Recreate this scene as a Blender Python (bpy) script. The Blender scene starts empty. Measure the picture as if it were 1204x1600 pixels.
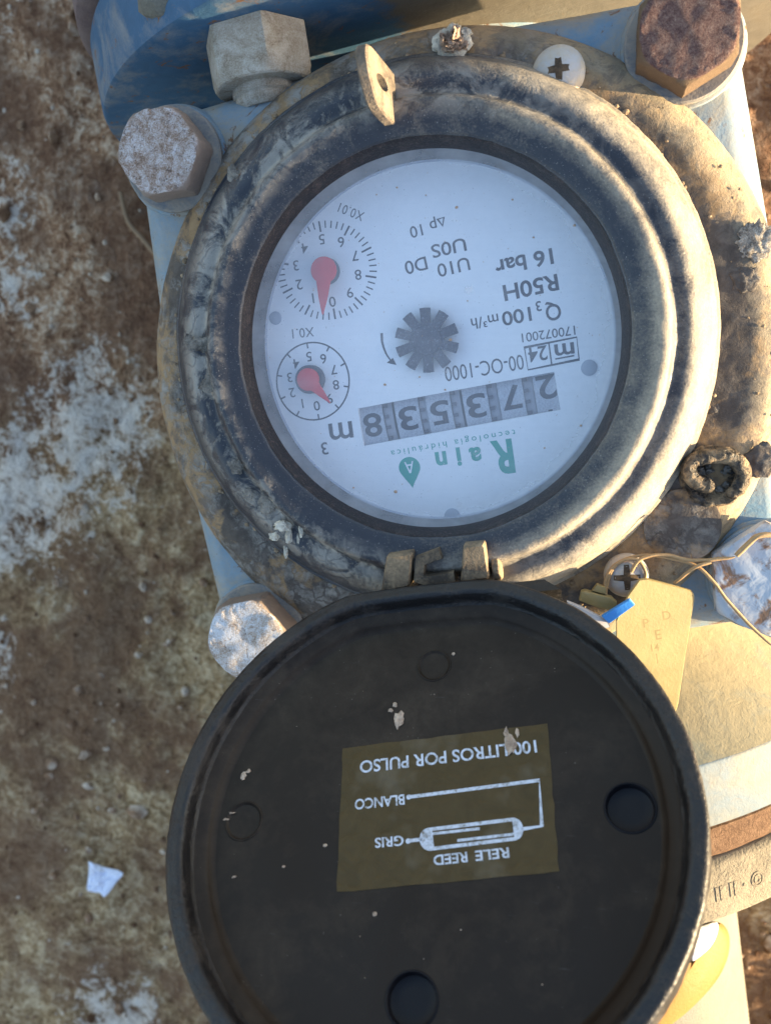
import bpy, bmesh, math, random
import numpy as np
from mathutils import Vector, Matrix, noise as mnoise

random.seed(7)
rng = np.random.default_rng(7)
R_ = math.radians
scene = bpy.context.scene
COL = scene.collection

# ------------------------------------------------------------------ frames
# All shapes are measured in millimetres in the meter's own plane (z = face of the
# dial glass, z up out of the dial). The meter sits a little tilted in the ground,
# TILT carries that frame into the world.
SUN_AZ, SUN_EL, PLATE_EL = R_(-7.0), R_(16.0), R_(2.0)
tilt_axis = Vector((math.sin(SUN_AZ), -math.cos(SUN_AZ), 0))
TILT = Matrix.Translation((0, 0, 0.3)) @ Matrix.Rotation(SUN_EL - PLATE_EL, 4, tilt_axis)
FPX, NADIR, CAMH = 1400.0, (880.0, 570.0), 240.0

def _camrot():
    d = np.array([(NADIR[0]-602)/FPX, -(NADIR[1]-800)/FPX, -1.0]); d /= np.linalg.norm(d)
    t = np.array([0, 0, -1.0]); v = np.cross(d, t); c = d @ t
    K = np.array([[0, -v[2], v[1]], [v[2], 0, -v[0]], [-v[1], v[0], 0]])
    return np.eye(3) + K + K @ K / (1 + c)
CR = _camrot()
CPOS = np.array([0, 0, CAMH])

# ------------------------------------------------------------------ camera
cam_d = bpy.data.cameras.new('camera'); cam = bpy.data.objects.new('camera', cam_d)
COL.objects.link(cam)
M = Matrix.Identity(4)
for i in range(3):
    for j in range(3): M[i][j] = CR[i, j]
M.translation = Vector((0, 0, CAMH*0.001))
cam.matrix_world = TILT @ M
cam_d.sensor_fit = 'VERTICAL'; cam_d.sensor_height = 24; cam_d.sensor_width = 18
cam_d.lens = 24*FPX/1600
cam_d.clip_start = 0.01; cam_d.clip_end = 200
cam_d.dof.use_dof = True; cam_d.dof.focus_distance = 0.246; cam_d.dof.aperture_fstop = 10.5
scene.camera = cam

# ------------------------------------------------------------------ world, sun, exposure
w = bpy.data.worlds.new('World'); scene.world = w; w.use_nodes = True
wn = w.node_tree.nodes; wl = w.node_tree.links
sky = wn.new('ShaderNodeTexSky'); sky.sky_type = 'NISHITA'; sky.sun_disc = False
sky.sun_elevation = SUN_EL; sky.sun_rotation = R_(90) - SUN_AZ
sky.air_density = 1.0; sky.dust_density = 1.6; sky.ozone_density = 0.7
wl.new(sky.outputs[0], wn['Background'].inputs[0]); wn['Background'].inputs[1].default_value = 0.11
sd = bpy.data.lights.new('sun', 'SUN'); sd.energy = 5.0; sd.angle = R_(0.5); sd.color = (1.0, 0.77, 0.46)
sun = bpy.data.objects.new('sun', sd); COL.objects.link(sun)
sdir = Vector((math.cos(SUN_EL)*math.cos(SUN_AZ), math.cos(SUN_EL)*math.sin(SUN_AZ), math.sin(SUN_EL)))
sun.rotation_euler = sdir.to_track_quat('Z', 'Y').to_euler(); sun.location = sdir*3
scene.view_settings.view_transform = 'Standard'; scene.view_settings.look = 'None'
scene.view_settings.exposure = 2.1; scene.view_settings.gamma = 1.0

# ------------------------------------------------------------------ photo pixel -> point on a plane of the meter
def ray(px):
    return CR @ np.array([(px[0]-602)/FPX, -(px[1]-800)/FPX, -1.0])
def P(px, z=0.0):
    d = ray(px); s = (z-CAMH)/d[2]
    return CPOS + d*s
def Pplane(px, o, n):
    d = ray(px); s = ((o-CPOS) @ n)/(d @ n)
    return CPOS + d*s
M0 = np.array([-30.6, 0.5, 0.0]); MA = R_(8.2)
MR = np.array([[math.cos(MA), -math.sin(MA), 0], [math.sin(MA), math.cos(MA), 0], [0, 0, 1]])
def m2p(v): return M0 + MR @ np.asarray(v, float)          # meter axes -> plate frame
DC = np.array([-35.0, 6.0, 0.0])                            # axis of the dial

# ------------------------------------------------------------------ mesh building
class B:
    def __init__(s): s.v = []; s.f = []
    def add(s, vs, fs):
        o = len(s.v); s.v += [tuple(map(float, v)) for v in vs]; s.f += [tuple(i+o for i in f) for f in fs]
    def rings(s, rings, closed=True, cap0=False, cap1=False):
        n = len(rings[0]); vs = [p for r in rings for p in r]; fs = []
        for k in range(len(rings)-1):
            for i in range(n if closed else n-1):
                j = (i+1) % n
                fs.append((k*n+i, k*n+j, (k+1)*n+j, (k+1)*n+i))
        if cap0: fs.append(tuple(range(n))[::-1])
        if cap1: fs.append(tuple((len(rings)-1)*n+i for i in range(n)))
        s.add(vs, fs)
    def lathe(s, c, prof, n=96, ex=(1,0,0), ey=(0,1,0), ez=(0,0,1), wob=None, cap0=False, cap1=False):
        c = np.asarray(c, float); ex, ey, ez = map(lambda a: np.asarray(a, float), (ex, ey, ez))
        rg = []
        for (r, z) in prof:
            row = []
            for i in range(n):
                a = 2*math.pi*i/n
                p = c + ex*(r*math.cos(a)) + ey*(r*math.sin(a)) + ez*z
                if wob: p = p + wob(p, a)
                row.append(p)
            rg.append(row)
        s.rings(rg, cap0=cap0, cap1=cap1)
    def prism(s, outline, z0, z1, bev=0.0, zfun=None):
        o = np.asarray(outline, float); c = o.mean(0)
        def at(k, z):
            q = o if k == 0 else c + (o-c)*(1-k/np.maximum(np.linalg.norm(o-c, axis=1), 1e-6))[:, None]
            return [np.array([p[0], p[1], z]) for p in q]
        rg = [at(0, z0)]
        if bev > 0: rg += [at(0, z1-bev), at(bev*.3, z1-bev*.3), at(bev, z1)]
        else: rg += [at(0, z1)]
        s.rings(rg, cap0=True, cap1=True)
    def tube(s, pts, r, n=8, cap=True, taper=None):
        pts = [np.asarray(p, float) for p in pts]; rg = []; up = np.array([0.13, 0.31, 0.94])
        for i, p in enumerate(pts):
            t = pts[min(i+1, len(pts)-1)]-pts[max(i-1, 0)]; t /= np.linalg.norm(t)+1e-9
            a = np.cross(t, up); a /= np.linalg.norm(a)+1e-9; b = np.cross(a, t)
            rr = r if taper is None else r*taper[i]
            rg.append([p + a*rr*math.cos(2*math.pi*k/n) + b*rr*math.sin(2*math.pi*k/n) for k in range(n)])
        s.rings(rg, cap0=cap, cap1=cap)
    def lump(s, c, r, seed=0, n=10, m=7, amp=.35, sq=(1,1,1), f=1.0):
        rg = []
        for i in range(m+1):
            t = math.pi*i/m; row = []
            for k in range(n):
                a = 2*math.pi*k/n
                d = np.array([max(math.sin(t), .02)*math.cos(a), max(math.sin(t), .02)*math.sin(a), math.cos(t)])
                q = 1+amp*mnoise.noise(Vector(d*1.7*f)+Vector((seed*3.1, seed*1.7, 0)))
                row.append(np.asarray(c)+d*r*q*np.asarray(sq))
            rg.append(row)
        s.rings(rg, cap0=True, cap1=True)

def spline(pts, k=6, closed=False):
    pts = [np.asarray(p, float) for p in pts]; out = []; n = len(pts)
    for i in range(n if closed else n-1):
        g = (lambda j: pts[j % n]) if closed else (lambda j: pts[min(max(j, 0), n-1)])
        p0, p1, p2, p3 = g(i-1), g(i), g(i+1), g(i+2)
        for q in range(k):
            t = q/k
            out.append(.5*((2*p1)+(-p0+p2)*t+(2*p0-5*p1+4*p2-p3)*t*t+(-p0+3*p1-3*p2+p3)*t**3))
    if not closed: out.append(pts[-1])
    return out

ABS = {}
def emit(name, b, mat, parent=None, origin=None, smooth=35, label=None, kind=None, cat=None, group=None):
    v = np.array(b.v)
    if origin is None: origin = ABS[parent.name] if parent else v.mean(0)
    origin = np.asarray(origin, float)
    me = bpy.data.meshes.new(name)
    me.from_pydata(((v-origin)*.001).tolist(), [], b.f)
    bm = bmesh.new(); bm.from_mesh(me); bmesh.ops.recalc_face_normals(bm, faces=bm.faces); bm.to_mesh(me); bm.free()
    if smooth:
        me.polygons.foreach_set('use_smooth', [True]*len(me.polygons))
        me.set_sharp_from_angle(angle=R_(smooth))
    me.materials.append(mat)
    return put(name, me, parent, origin, label, kind, cat, group)
def put(name, me, parent=None, origin=(0,0,0), label=None, kind=None, cat=None, group=None):
    o = bpy.data.objects.new(name, me); COL.objects.link(o)
    origin = np.asarray(origin, float); ABS[o.name] = origin
    if parent:
        o.parent = parent; o.location = (origin-ABS[parent.name])*.001
    else:
        o.matrix_world = TILT @ Matrix.Translation(Vector(origin*.001))
    for k, x in (('label', label), ('kind', kind), ('category', cat), ('group', group)):
        if x: o[k] = x
    return o
def thing(name, label, cat, base, group=None):
    return put(name, None, None, base, label, None, cat, group)
def copy_tree(o, delta, parent):
    c = o.copy(); COL.objects.link(c); ABS[c.name] = ABS[o.name]+np.asarray(delta, float)
    c.parent = parent
    c.location = (ABS[c.name]-ABS[parent.name])*.001
    for ch in list(o.children):
        d = ch.copy(); COL.objects.link(d); d.parent = c; ABS[d.name] = ABS[ch.name]+np.asarray(delta, float)
    return c

# ------------------------------------------------------------------ materials
class NB:
    """small node builder; coordinates in millimetres of the object"""
    def __init__(s, name):
        s.m = bpy.data.materials.new(name); s.m.use_nodes = True
        s.t = s.m.node_tree; s.n = s.t.nodes; s.l = s.t.links
        s.bsdf = s.n['Principled BSDF']; s.out = s.n['Material Output']
        tc = s.n.new('ShaderNodeTexCoord'); vm = s.n.new('ShaderNodeVectorMath'); vm.operation = 'SCALE'
        s.l.new(tc.outputs['Object'], vm.inputs[0]); vm.inputs['Scale'].default_value = 1000.0
        s.co = vm.outputs[0]
    def _set(s, sock, v):
        if hasattr(v, 'is_output') or isinstance(v, bpy.types.NodeSocket): s.l.new(v, sock)
        elif isinstance(v, (tuple, list)) and len(v) == 3 and sock.type == 'RGBA': sock.default_value = (*v, 1)
        else: sock.default_value = v
    def noise(s, scale, detail=4, rough=.6, dist=0.0, off=0.0, vec=None):
        n = s.n.new('ShaderNodeTexNoise'); n.inputs['Scale'].default_value = scale
        n.inputs['Detail'].default_value = detail; n.inputs['Roughness'].default_value = rough; n.inputs['Distortion'].default_value = dist
        v = vec or s.co
        if off:
            a = s.n.new('ShaderNodeVectorMath'); a.operation = 'ADD'; s.l.new(v, a.inputs[0]); a.inputs[1].default_value = (off, off*.7, off*.3); v = a.outputs[0]
        s.l.new(v, n.inputs['Vector']); return n.outputs['Fac']
    def voro(s, scale, feature='F1', dist=0.0, warp=None):
        n = s.n.new('ShaderNodeTexVoronoi'); n.feature = feature; n.inputs['Scale'].default_value = scale
        v = s.co
        if warp:
            q = s.n.new('ShaderNodeTexNoise'); q.inputs['Scale'].default_value = warp[0]; s.l.new(v, q.inputs['Vector'])
            a = s.n.new('ShaderNodeVectorMath'); a.operation = 'MULTIPLY_ADD'; s.l.new(q.outputs['Color'], a.inputs[0])
            a.inputs[1].default_value = (warp[1],)*3; s.l.new(v, a.inputs[2]); v = a.outputs[0]
        s.l.new(v, n.inputs['Vector'])
        return n.outputs['Distance'], (n.outputs['Color'] if 'Color' in n.outputs else None)
    def ramp(s, f, *stops, interp='LINEAR'):
        r = s.n.new('ShaderNodeValToRGB'); r.color_ramp.interpolation = interp
        e = r.color_ramp.elements
        while len(e) < len(stops): e.new(.5)
        for el, (p, c) in zip(e, stops):
            el.position = p; el.color = (c, c, c, 1) if not isinstance(c, (tuple, list)) else (*c, 1)
        s.l.new(f, r.inputs[0]); return r.outputs[0]
    def mix(s, f, a, b):
        n = s.n.new('ShaderNodeMix'); n.data_type = 'RGBA'
        s._set(n.inputs[0], f); s._set(n.inputs[6], a); s._set(n.inputs[7], b); return n.outputs[2]
    def math(s, op, a, b=0.0):
        n = s.n.new('ShaderNodeMath'); n.operation = op; s._set(n.inputs[0], a); s._set(n.inputs[1], b); return n.outputs[0]
    def sep(s):
        n = s.n.new('ShaderNodeSeparateXYZ'); s.l.new(s.co, n.inputs[0]); return n.outputs
    def bump(s, h, dist=.3, strength=1.0, normal=None):
        n = s.n.new('ShaderNodeBump'); n.inputs['Strength'].default_value = strength; n.inputs['Distance'].default_value = dist*.001
        s.l.new(h, n.inputs['Height'])
        if normal: s.l.new(normal, n.inputs['Normal'])
        return n.outputs[0]
    def fin(s, color, rough=.8, normal=None, spec=.3, metal=0.0):
        s._set(s.bsdf.inputs['Base Color'], color); s._set(s.bsdf.inputs['Roughness'], rough)
        s.bsdf.inputs['Specular IOR Level'].default_value = spec; s._set(s.bsdf.inputs['Metallic'], metal)
        if normal: s.l.new(normal, s.bsdf.inputs['Normal'])
        return s.m

def dusty(name, base, dust=(.30, .25, .185), amount=.45, scale=.09, rough=.55, grain=.12, spec=.4, fine=1.2, crust=None, spread=.12):
    n = NB(name)
    a = n.noise(scale, 6, .65, .4); g = n.noise(fine, 3, .7); big = n.noise(scale*.35, 3, .5, 0, 11)
    f = n.math('ADD', n.math('MULTIPLY', a, .6), n.math('MULTIPLY', big, .4))
    f = n.math('ADD', f, n.math('MULTIPLY', n.math('SUBTRACT', g, .5), .28))
    k = .62-.3*amount
    mask = n.ramp(f, (max(k-spread, 0), 0.0), (min(k+spread, 1), 1.0))
    var = n.mix(n.noise(.3, 4, .6, 0, 5), dust, tuple(c*1.35 for c in dust))
    col = n.mix(mask, base, var)
    h = n.math('ADD', n.math('MULTIPLY', g, .5), n.math('MULTIPLY', a, .9))
    h = n.math('ADD', h, n.math('MULTIPLY', mask, .35))
    nor = n.bump(h, grain*2.0, .9)
    rr = n.mix(mask, (rough,)*3, (.95,)*3)
    return n.fin(col, rr, nor, spec)

def mat_ring():
    n = NB('dusty_black_plastic')
    x, y, z = n.sep()
    r = n.math('SQRT', n.math('ADD', n.math('MULTIPLY', x, x), n.math('MULTIPLY', y, y)))
    a = n.noise(.10, 6, .65, .6); g = n.noise(1.6, 3, .75); g2 = n.noise(.5, 4, .7, .3, 9); big = n.noise(.028, 3, .55, .3, 4)
    f = n.math('ADD', n.math('MULTIPLY', a, .5), n.math('MULTIPLY', big, .5))
    f = n.math('ADD', f, n.math('MULTIPLY', n.math('SUBTRACT', g, .5), .40))
    f = n.math('ADD', f, n.math('MULTIPLY', x, .0006))          # dust tone raised on the sunny side, light put into the colour
    rim = n.ramp(n.math('DIVIDE', r, 80.0), (.685, 0.0), (.72, .9), (.755, .9), (.775, .0), (.80, .0), (.845, 1.0))
    rim = n.math('MULTIPLY', rim, n.ramp(n.math('ADD', n.math('MULTIPLY', x, .0068), .5), (.30, .0), (.72, 1.0)))  # painted sunlight: dusty rims turn pale only on the sun's side
    f = n.math('ADD', f, n.math('MULTIPLY', n.math('SUBTRACT', rim, .35), .26))
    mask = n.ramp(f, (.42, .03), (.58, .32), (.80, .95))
    # the valley between the two rims collects pale cracked mud
    dband = n.math('ABSOLUTE', n.math('SUBTRACT', r, 63.5))
    band = n.ramp(n.math('DIVIDE', dband, 12.0), (.15, 1.0), (.75, 0.0))
    ce, _ = n.voro(.10, 'DISTANCE_TO_EDGE', warp=(.12, 14.0))
    patch = n.ramp(n.math('ADD', n.noise(.10, 6, .68, .8, 21), n.math('MULTIPLY', g2, .16)), (.52, 0.0), (.63, 1.0))
    crust = n.math('MULTIPLY', n.math('MULTIPLY', patch, band), n.ramp(ce, (.01, .65), (.06, 1.0)))
    left = n.ramp(n.math('ADD', n.math('MULTIPLY', x, .007), .5), (.42, 1.0), (.85, .25))
    crust = n.math('MULTIPLY', crust, left)
    base = n.mix(n.noise(.2, 3, .6, 0, 2), (.010, .0155, .027), (.028, .033, .045))
    dcol = n.mix(g2, (.28, .235, .165), (.52, .435, .315))
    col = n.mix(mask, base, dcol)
    col = n.mix(crust, col, n.mix(g2, (.20, .18, .155), (.36, .33, .28)))
    speck = n.ramp(n.noise(2.6, 1, .5, 0, 33), (.70, 0.0), (.75, 1.0))
    col = n.mix(n.math('MULTIPLY', speck, .35), col, (.6, .56, .5))
    h = n.math('ADD', n.math('MULTIPLY', g, .35), n.math('MULTIPLY', g2, .6))
    h = n.math('ADD', h, n.math('MULTIPLY', crust, .9))
    h = n.math('ADD', h, n.math('MULTIPLY', a, .6))
    nor = n.bump(h, .30, .85)
    return n.fin(col, n.mix(mask, (.35,)*3, (.9,)*3), nor, .45)

def mat_crusted(name, cols, scale=.35, speck=(.02, .016, .014), side=None, paint=0.0):
    n = NB(name)
    a = n.noise(scale, 6, .7, .8); b = n.noise(scale*2.6, 5, .7, 1.2, 7); g = n.noise(2.5, 2, .7)
    st = [(i/(len(cols)-1)*.34+.33, c) for i, c in enumerate(cols)]
    col = n.ramp(n.math('ADD', n.math('MULTIPLY', a, .62), n.math('MULTIPLY', g, .38)), *st)
    dk = n.ramp(b, (.55, 0.0), (.66, .8))
    col = n.mix(n.math('MULTIPLY', dk, 1-paint), col, speck)
    if side:
        x, y, z = n.sep()
        top = n.ramp(n.math('ADD', n.math('MULTIPLY', z, .5), .5), (.22, 1.0), (.40, 0.0))   # sides below the head's face
        col = n.mix(top, col, n.mix(a, side, tuple(c*1.7 for c in side)))
    h = n.math('ADD', n.math('MULTIPLY', b, -.7), n.math('MULTIPLY', a, .6)); h = n.math('ADD', h, n.math('MULTIPLY', g, .25))
    return n.fin(col, .85, n.bump(h, .7*(1-.6*paint), .9), .25)

def flat(name, col, rough=.6, spec=.3, var=.15, grain=0.0, scale=.4):
    n = NB(name)
    a = n.noise(scale, 4, .6)
    c = n.mix(a, tuple(x*(1-var) for x in col), tuple(min(1, x*(1+var)) for x in col))
    return n.fin(c, rough, n.bump(n.noise(1.5, 3, .7), grain) if grain else None, spec)

MAT = {}
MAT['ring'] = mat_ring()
MAT['plate'] = None
def mat_plate():
    n = NB('dirt_covered_cast_plate')
    a = n.noise(.07, 6, .65, .7); b = n.noise(.22, 6, .7, .5, 3); g = n.noise(1.5, 3, .75); big = n.noise(.03, 2, .5, 0, 8)
    x, y, z = n.sep()
    side = n.ramp(n.math('ADD', n.math('MULTIPLY', x, .0055), .5), (.30, 0.0), (.75, 1.0))
    dark = n.mix(b, (.022, .019, .018), (.15, .125, .105))
    brown = n.mix(b, (.11, .066, .033), (.50, .325, .165))
    col = n.mix(n.ramp(n.math('ADD', a, n.math('MULTIPLY', n.math('SUBTRACT', big, .5), .8)), (.45, 0.0), (.56, 1.0)), dark, brown)
    rr_ = n.math('SQRT', n.math('ADD', n.math('MULTIPLY', x, x), n.math('MULTIPLY', y, y)))
    rim_lit = n.ramp(n.math('ADD', n.math('DIVIDE', rr_, 100.0), n.math('MULTIPLY', n.math('SUBTRACT', b, .5), .12)), (.77, 0.0), (.84, .8))
    rim_lit = n.math('MULTIPLY', rim_lit, n.math('ADD', n.math('MULTIPLY', side, .75), .1))  # bevel dust paled on the right, its sunlit look put into the colour
    col = n.mix(rim_lit, col, n.mix(g, (.30, .25, .165), (.46, .385, .26)))
    ce, _ = n.voro(.12, 'DISTANCE_TO_EDGE', warp=(.3, 6.0))
    pale = n.ramp(n.math('ADD', n.noise(.11, 6, .7, .4, 15), n.math('MULTIPLY', g, .14)), (.52, 0.0), (.68, 1.0))
    pale = n.math('MULTIPLY', n.math('MULTIPLY', pale, n.ramp(ce, (.02, .2), (.06, 1.0))), n.math('SUBTRACT', 1.0, n.math('MULTIPLY', side, .85)))
    col = n.mix(pale, col, n.mix(b, (.19, .175, .155), (.38, .355, .31)))
    blot = n.ramp(n.math('ADD', n.noise(.16, 5, .7, .8, 44), n.math('MULTIPLY', n.math('SUBTRACT', g, .5), .15)), (.52, 0.0), (.63, .7))
    col = n.mix(blot, col, n.mix(b, (.05, .042, .036), (.20, .17, .145)))
    h = n.math('ADD', n.math('MULTIPLY', g, .4), n.math('MULTIPLY', b, .9)); h = n.math('ADD', h, n.math('MULTIPLY', pale, .6))
    return n.fin(col, .9, n.bump(h, .5, .9), .25)
MAT['plate'] = mat_plate()
def mat_blue(name, blue=(.13, .27, .40), amount=.4, rust=.0, dust=(.42, .38, .30), settle=None):
    n = NB(name)
    a = n.noise(.06, 6, .65, .6); b = n.noise(.25, 5, .65, .3, 5); g = n.noise(1.3, 3, .7)
    base = n.mix(b, tuple(c*.75 for c in blue), tuple(c*1.2 for c in blue))
    k = .62-.3*amount
    mask = n.ramp(n.math('ADD', n.math('MULTIPLY', a, .85), n.math('MULTIPLY', g, .15)), (k-.10, .08), (k+.14, .95))
    col = n.mix(mask, base, n.mix(b, tuple(c*.8 for c in dust), tuple(c*1.15 for c in dust)))
    rs = n.ramp(n.math('ADD', n.noise(.16, 6, .7, .8, 30), n.math('MULTIPLY', g, .1)), (.68-rust, 0.0), (.74-rust, 1.0))
    col = n.mix(rs, col, n.mix(g, (.10, .045, .022), (.24, .12, .05)))
    if settle:
        x, y, z = n.sep()
        sm = n.ramp(n.math('ADD', n.math('MULTIPLY', x, .01), n.math('MULTIPLY', a, .5)), (settle, 0.0), (settle+.22, .92))
        col = n.mix(sm, col, n.mix(b, (.085, .068, .045), (.17, .14, .10)))
    h = n.math('ADD', n.math('MULTIPLY', b, .8), n.math('MULTIPLY', g, .3))
    return n.fin(col, .68, n.bump(h, .35, .8), .35)
MAT['body'] = mat_blue('dusty_blue_painted_iron', (.135, .27, .39), .48, .03, (.33, .30, .235))
MAT['flange'] = mat_blue('blue_painted_flange', (.022, .095, .185), .10, .03, (.26, .25, .225), settle=-.12)
MAT['outlet'] = mat_blue('pale_blue_dusty_flange', (.110, .155, .195), .42, .0, (.185, .18, .15))
MAT['bolt'] = mat_crusted('scaled_rusty_bolt', [(.10, .062, .045), (.28, .20, .15), (.45, .41, .39), (.60, .58, .60)], .30, (.07, .052, .048), side=(.21, .165, .135))
MAT['boltw'] = mat_crusted('white_scaled_bolt', [(.25, .16, .10), (.45, .38, .32), (.62, .63, .65), (.72, .72, .74)], .18, (.20, .15, .12), side=(.20, .15, .115))
MAT['boltd'] = mat_crusted('dark_rusted_bolt', [(.060, .028, .026), (.125, .062, .052), (.20, .120, .095), (.33, .22, .17)], .60, (.045, .026, .028), side=(.12, .08, .05))
def mat_paintbolt():
    n = NB('pale_painted_bolt')
    a = n.noise(.10, 5, .65, .6, 2); g = n.noise(1.2, 3, .7)
    base = n.mix(n.noise(.3, 4, .6), (.36, .41, .46), (.50, .54, .58))
    rs = n.ramp(n.math('ADD', a, n.math('MULTIPLY', g, .1)), (.57, 0.0), (.66, 1.0))
    col = n.mix(rs, base, n.mix(g, (.16, .08, .04), (.30, .19, .12)))
    return n.fin(col, .5, n.bump(n.noise(.22, 3, .5, .5), .5, .8), .35)
MAT['boltp'] = mat_paintbolt()
MAT['washer'] = dusty('dusty_zinc_washer', (.10, .13, .16), (.25, .22, .18), .5, .15, .6)
MAT['neck'] = mat_blue('yellow_dusted_neck', (.24, .28, .25), .95, -.03, (.42, .34, .20))
MAT['nut'] = mat_crusted('worn_zinc_nut', [(.19, .14, .09), (.34, .29, .22), (.45, .41, .34), (.54, .50, .43)], .16, (.13, .09, .055), paint=.55)
MAT['screw'] = dusty('galvanised_screw', (.50, .47, .44), (.46, .38, .28), .40, .3, .45, .10)
MAT['recess'] = dusty('dirt_packed_recess', (.05, .035, .022), (.14, .09, .05), .5, .4, .9)
MAT['bezel'] = None
def mat_bezel():
    n = NB('rusty_brown_bezel_wall')
    g = n.noise(1.5, 4, .75); a = n.noise(.25, 4, .6)
    col = n.mix(n.ramp(g, (.52, 0), (.74, 1)), (.007, .0045, .0055), (.085, .052, .044))
    col = n.mix(n.ramp(a, (.52, 0), (.80, .25)), col, (.20, .14, .115))
    return n.fin(col, .5, n.bump(g, .3, .9), .4)
MAT['bezel'] = mat_bezel()
MAT['dial'] = flat('dial_white_print_plate', (.88, .88, .90), .5, .3, .02)
MAT['lens_edge'] = flat('frosted_lens_edge', (.30, .34, .42), .5, .4, .2)
MAT['print'] = flat('dark_dial_print', (.062, .065, .088), .6, .2, .1)
MAT['green'] = flat('green_dial_print', (.035, .36, .30), .6, .2, .1)
MAT['red'] = flat('red_pointer_plastic', (.60, .055, .075), .45, .4, .08)
MAT['hub'] = flat('dark_hub_plastic', (.07, .07, .10), .5, .4, .1)
def mat_star():
    n = NB('speckled_grey_wheel')
    g = n.noise(1.8, 3, .75)
    return n.fin(n.ramp(g, (.45, (.055, .058, .085)), (.62, (.10, .10, .13)), (.70, (.35, .36, .42))), .5, n.bump(g, .15), .35)
MAT['star'] = mat_star()
def mat_drum():
    n = NB('counter_drum')
    g = n.noise(2.0, 3, .75)
    return n.fin(n.ramp(g, (.36, (.36, .37, .42)), (.66, (.56, .57, .62))), .6, None, .3)
MAT['drum'] = mat_drum()
MAT['gear'] = flat('counter_gear', (.33, .33, .37), .6, .3, .2)
MAT['grit'] = dusty('tan_grit', (.16, .11, .065), (.34, .25, .16), .5, .3, .95, .3, .2)
MAT['mudgrey'] = dusty('dry_grey_mud', (.075, .066, .058), (.24, .215, .18), .55, .35, .95, .5, .2)
MAT['tooth'] = flat('counter_tooth', (.13, .13, .16), .6, .3, .2)
MAT['rivet'] = flat('grey_dial_rivet', (.34, .38, .46), .5, .4, .1)
MAT['stain'] = flat('tan_speck', (.42, .30, .22), .9, .1, .3)
MAT['mud'] = dusty('dry_pale_mud', (.42, .38, .31), (.62, .57, .46), .5, .4, .9, .4)
MAT['mudbrown'] = dusty('dry_tan_mud', (.36, .25, .18), (.55, .42, .31), .5, .5, .9, .4)
def mat_glass():
    n = NB('dusty_dial_glass')
    for q in list(n.n):
        if q == n.bsdf: n.n.remove(q)
    tr = n.n.new('ShaderNodeBsdfTransparent'); tr.inputs[0].default_value = (.97, .985, 1, 1)
    gl = n.n.new('ShaderNodeBsdfGlossy'); gl.inputs['Roughness'].default_value = .12; gl.inputs[0].default_value = (1, 1, 1, 1)
    fr = n.n.new('ShaderNodeFresnel'); fr.inputs[0].default_value = 1.45
    m1 = n.n.new('ShaderNodeMixShader'); n.l.new(fr.outputs[0], m1.inputs[0]); n.l.new(tr.outputs[0], m1.inputs[1]); n.l.new(gl.outputs[0], m1.inputs[2])
    df = n.n.new('ShaderNodeBsdfDiffuse')
    x, y, z = n.sep()
    r = n.math('SQRT', n.math('ADD', n.math('MULTIPLY', x, x), n.math('MULTIPLY', y, y)))
    edge = n.ramp(n.math('DIVIDE', r, 50.0), (.86, 0.0), (.985, .36))
    edge = n.math('MULTIPLY', edge, n.ramp(n.noise(.12, 4, .6, .5), (.30, .3), (.75, 1.0)))
    film = n.ramp(n.noise(.06, 4, .6, .4), (.3, .13), (.7, .24))
    sp = n.ramp(n.noise(1.9, 2, .6, 0, 12), (.66, 0.0), (.72, .30))
    blot = n.math('MULTIPLY', n.ramp(n.noise(.16, 4, .6, .3, 40), (.60, 0.0), (.74, 1.0)), .40)
    mp = n.n.new('ShaderNodeMapping'); mp.inputs['Rotation'].default_value = (0, 0, .6); mp.inputs['Scale'].default_value = (.02, .30, 1); n.l.new(n.co, mp.inputs[0])
    wipe = n.math('MULTIPLY', n.ramp(n.noise(1.0, 4, .6, 0, 0, mp.outputs[0]), (.48, 0.0), (.78, 1.0)), .055)
    f = n.math('MAXIMUM', n.math('MAXIMUM', n.math('ADD', n.math('ADD', film, wipe), edge), sp), blot)
    n._set(df.inputs[0], n.mix(blot, n.mix(edge, (.80, .81, .83), (.36, .32, .28)), (.62, .50, .42)))
    m2 = n.n.new('ShaderNodeMixShader'); n.l.new(f, m2.inputs[0]); n.l.new(m1.outputs[0], m2.inputs[1]); n.l.new(df.outputs[0], m2.inputs[2])
    n.l.new(m2.outputs[0], n.out.inputs[0])
    return n.m
MAT['glass'] = mat_glass()
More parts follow.
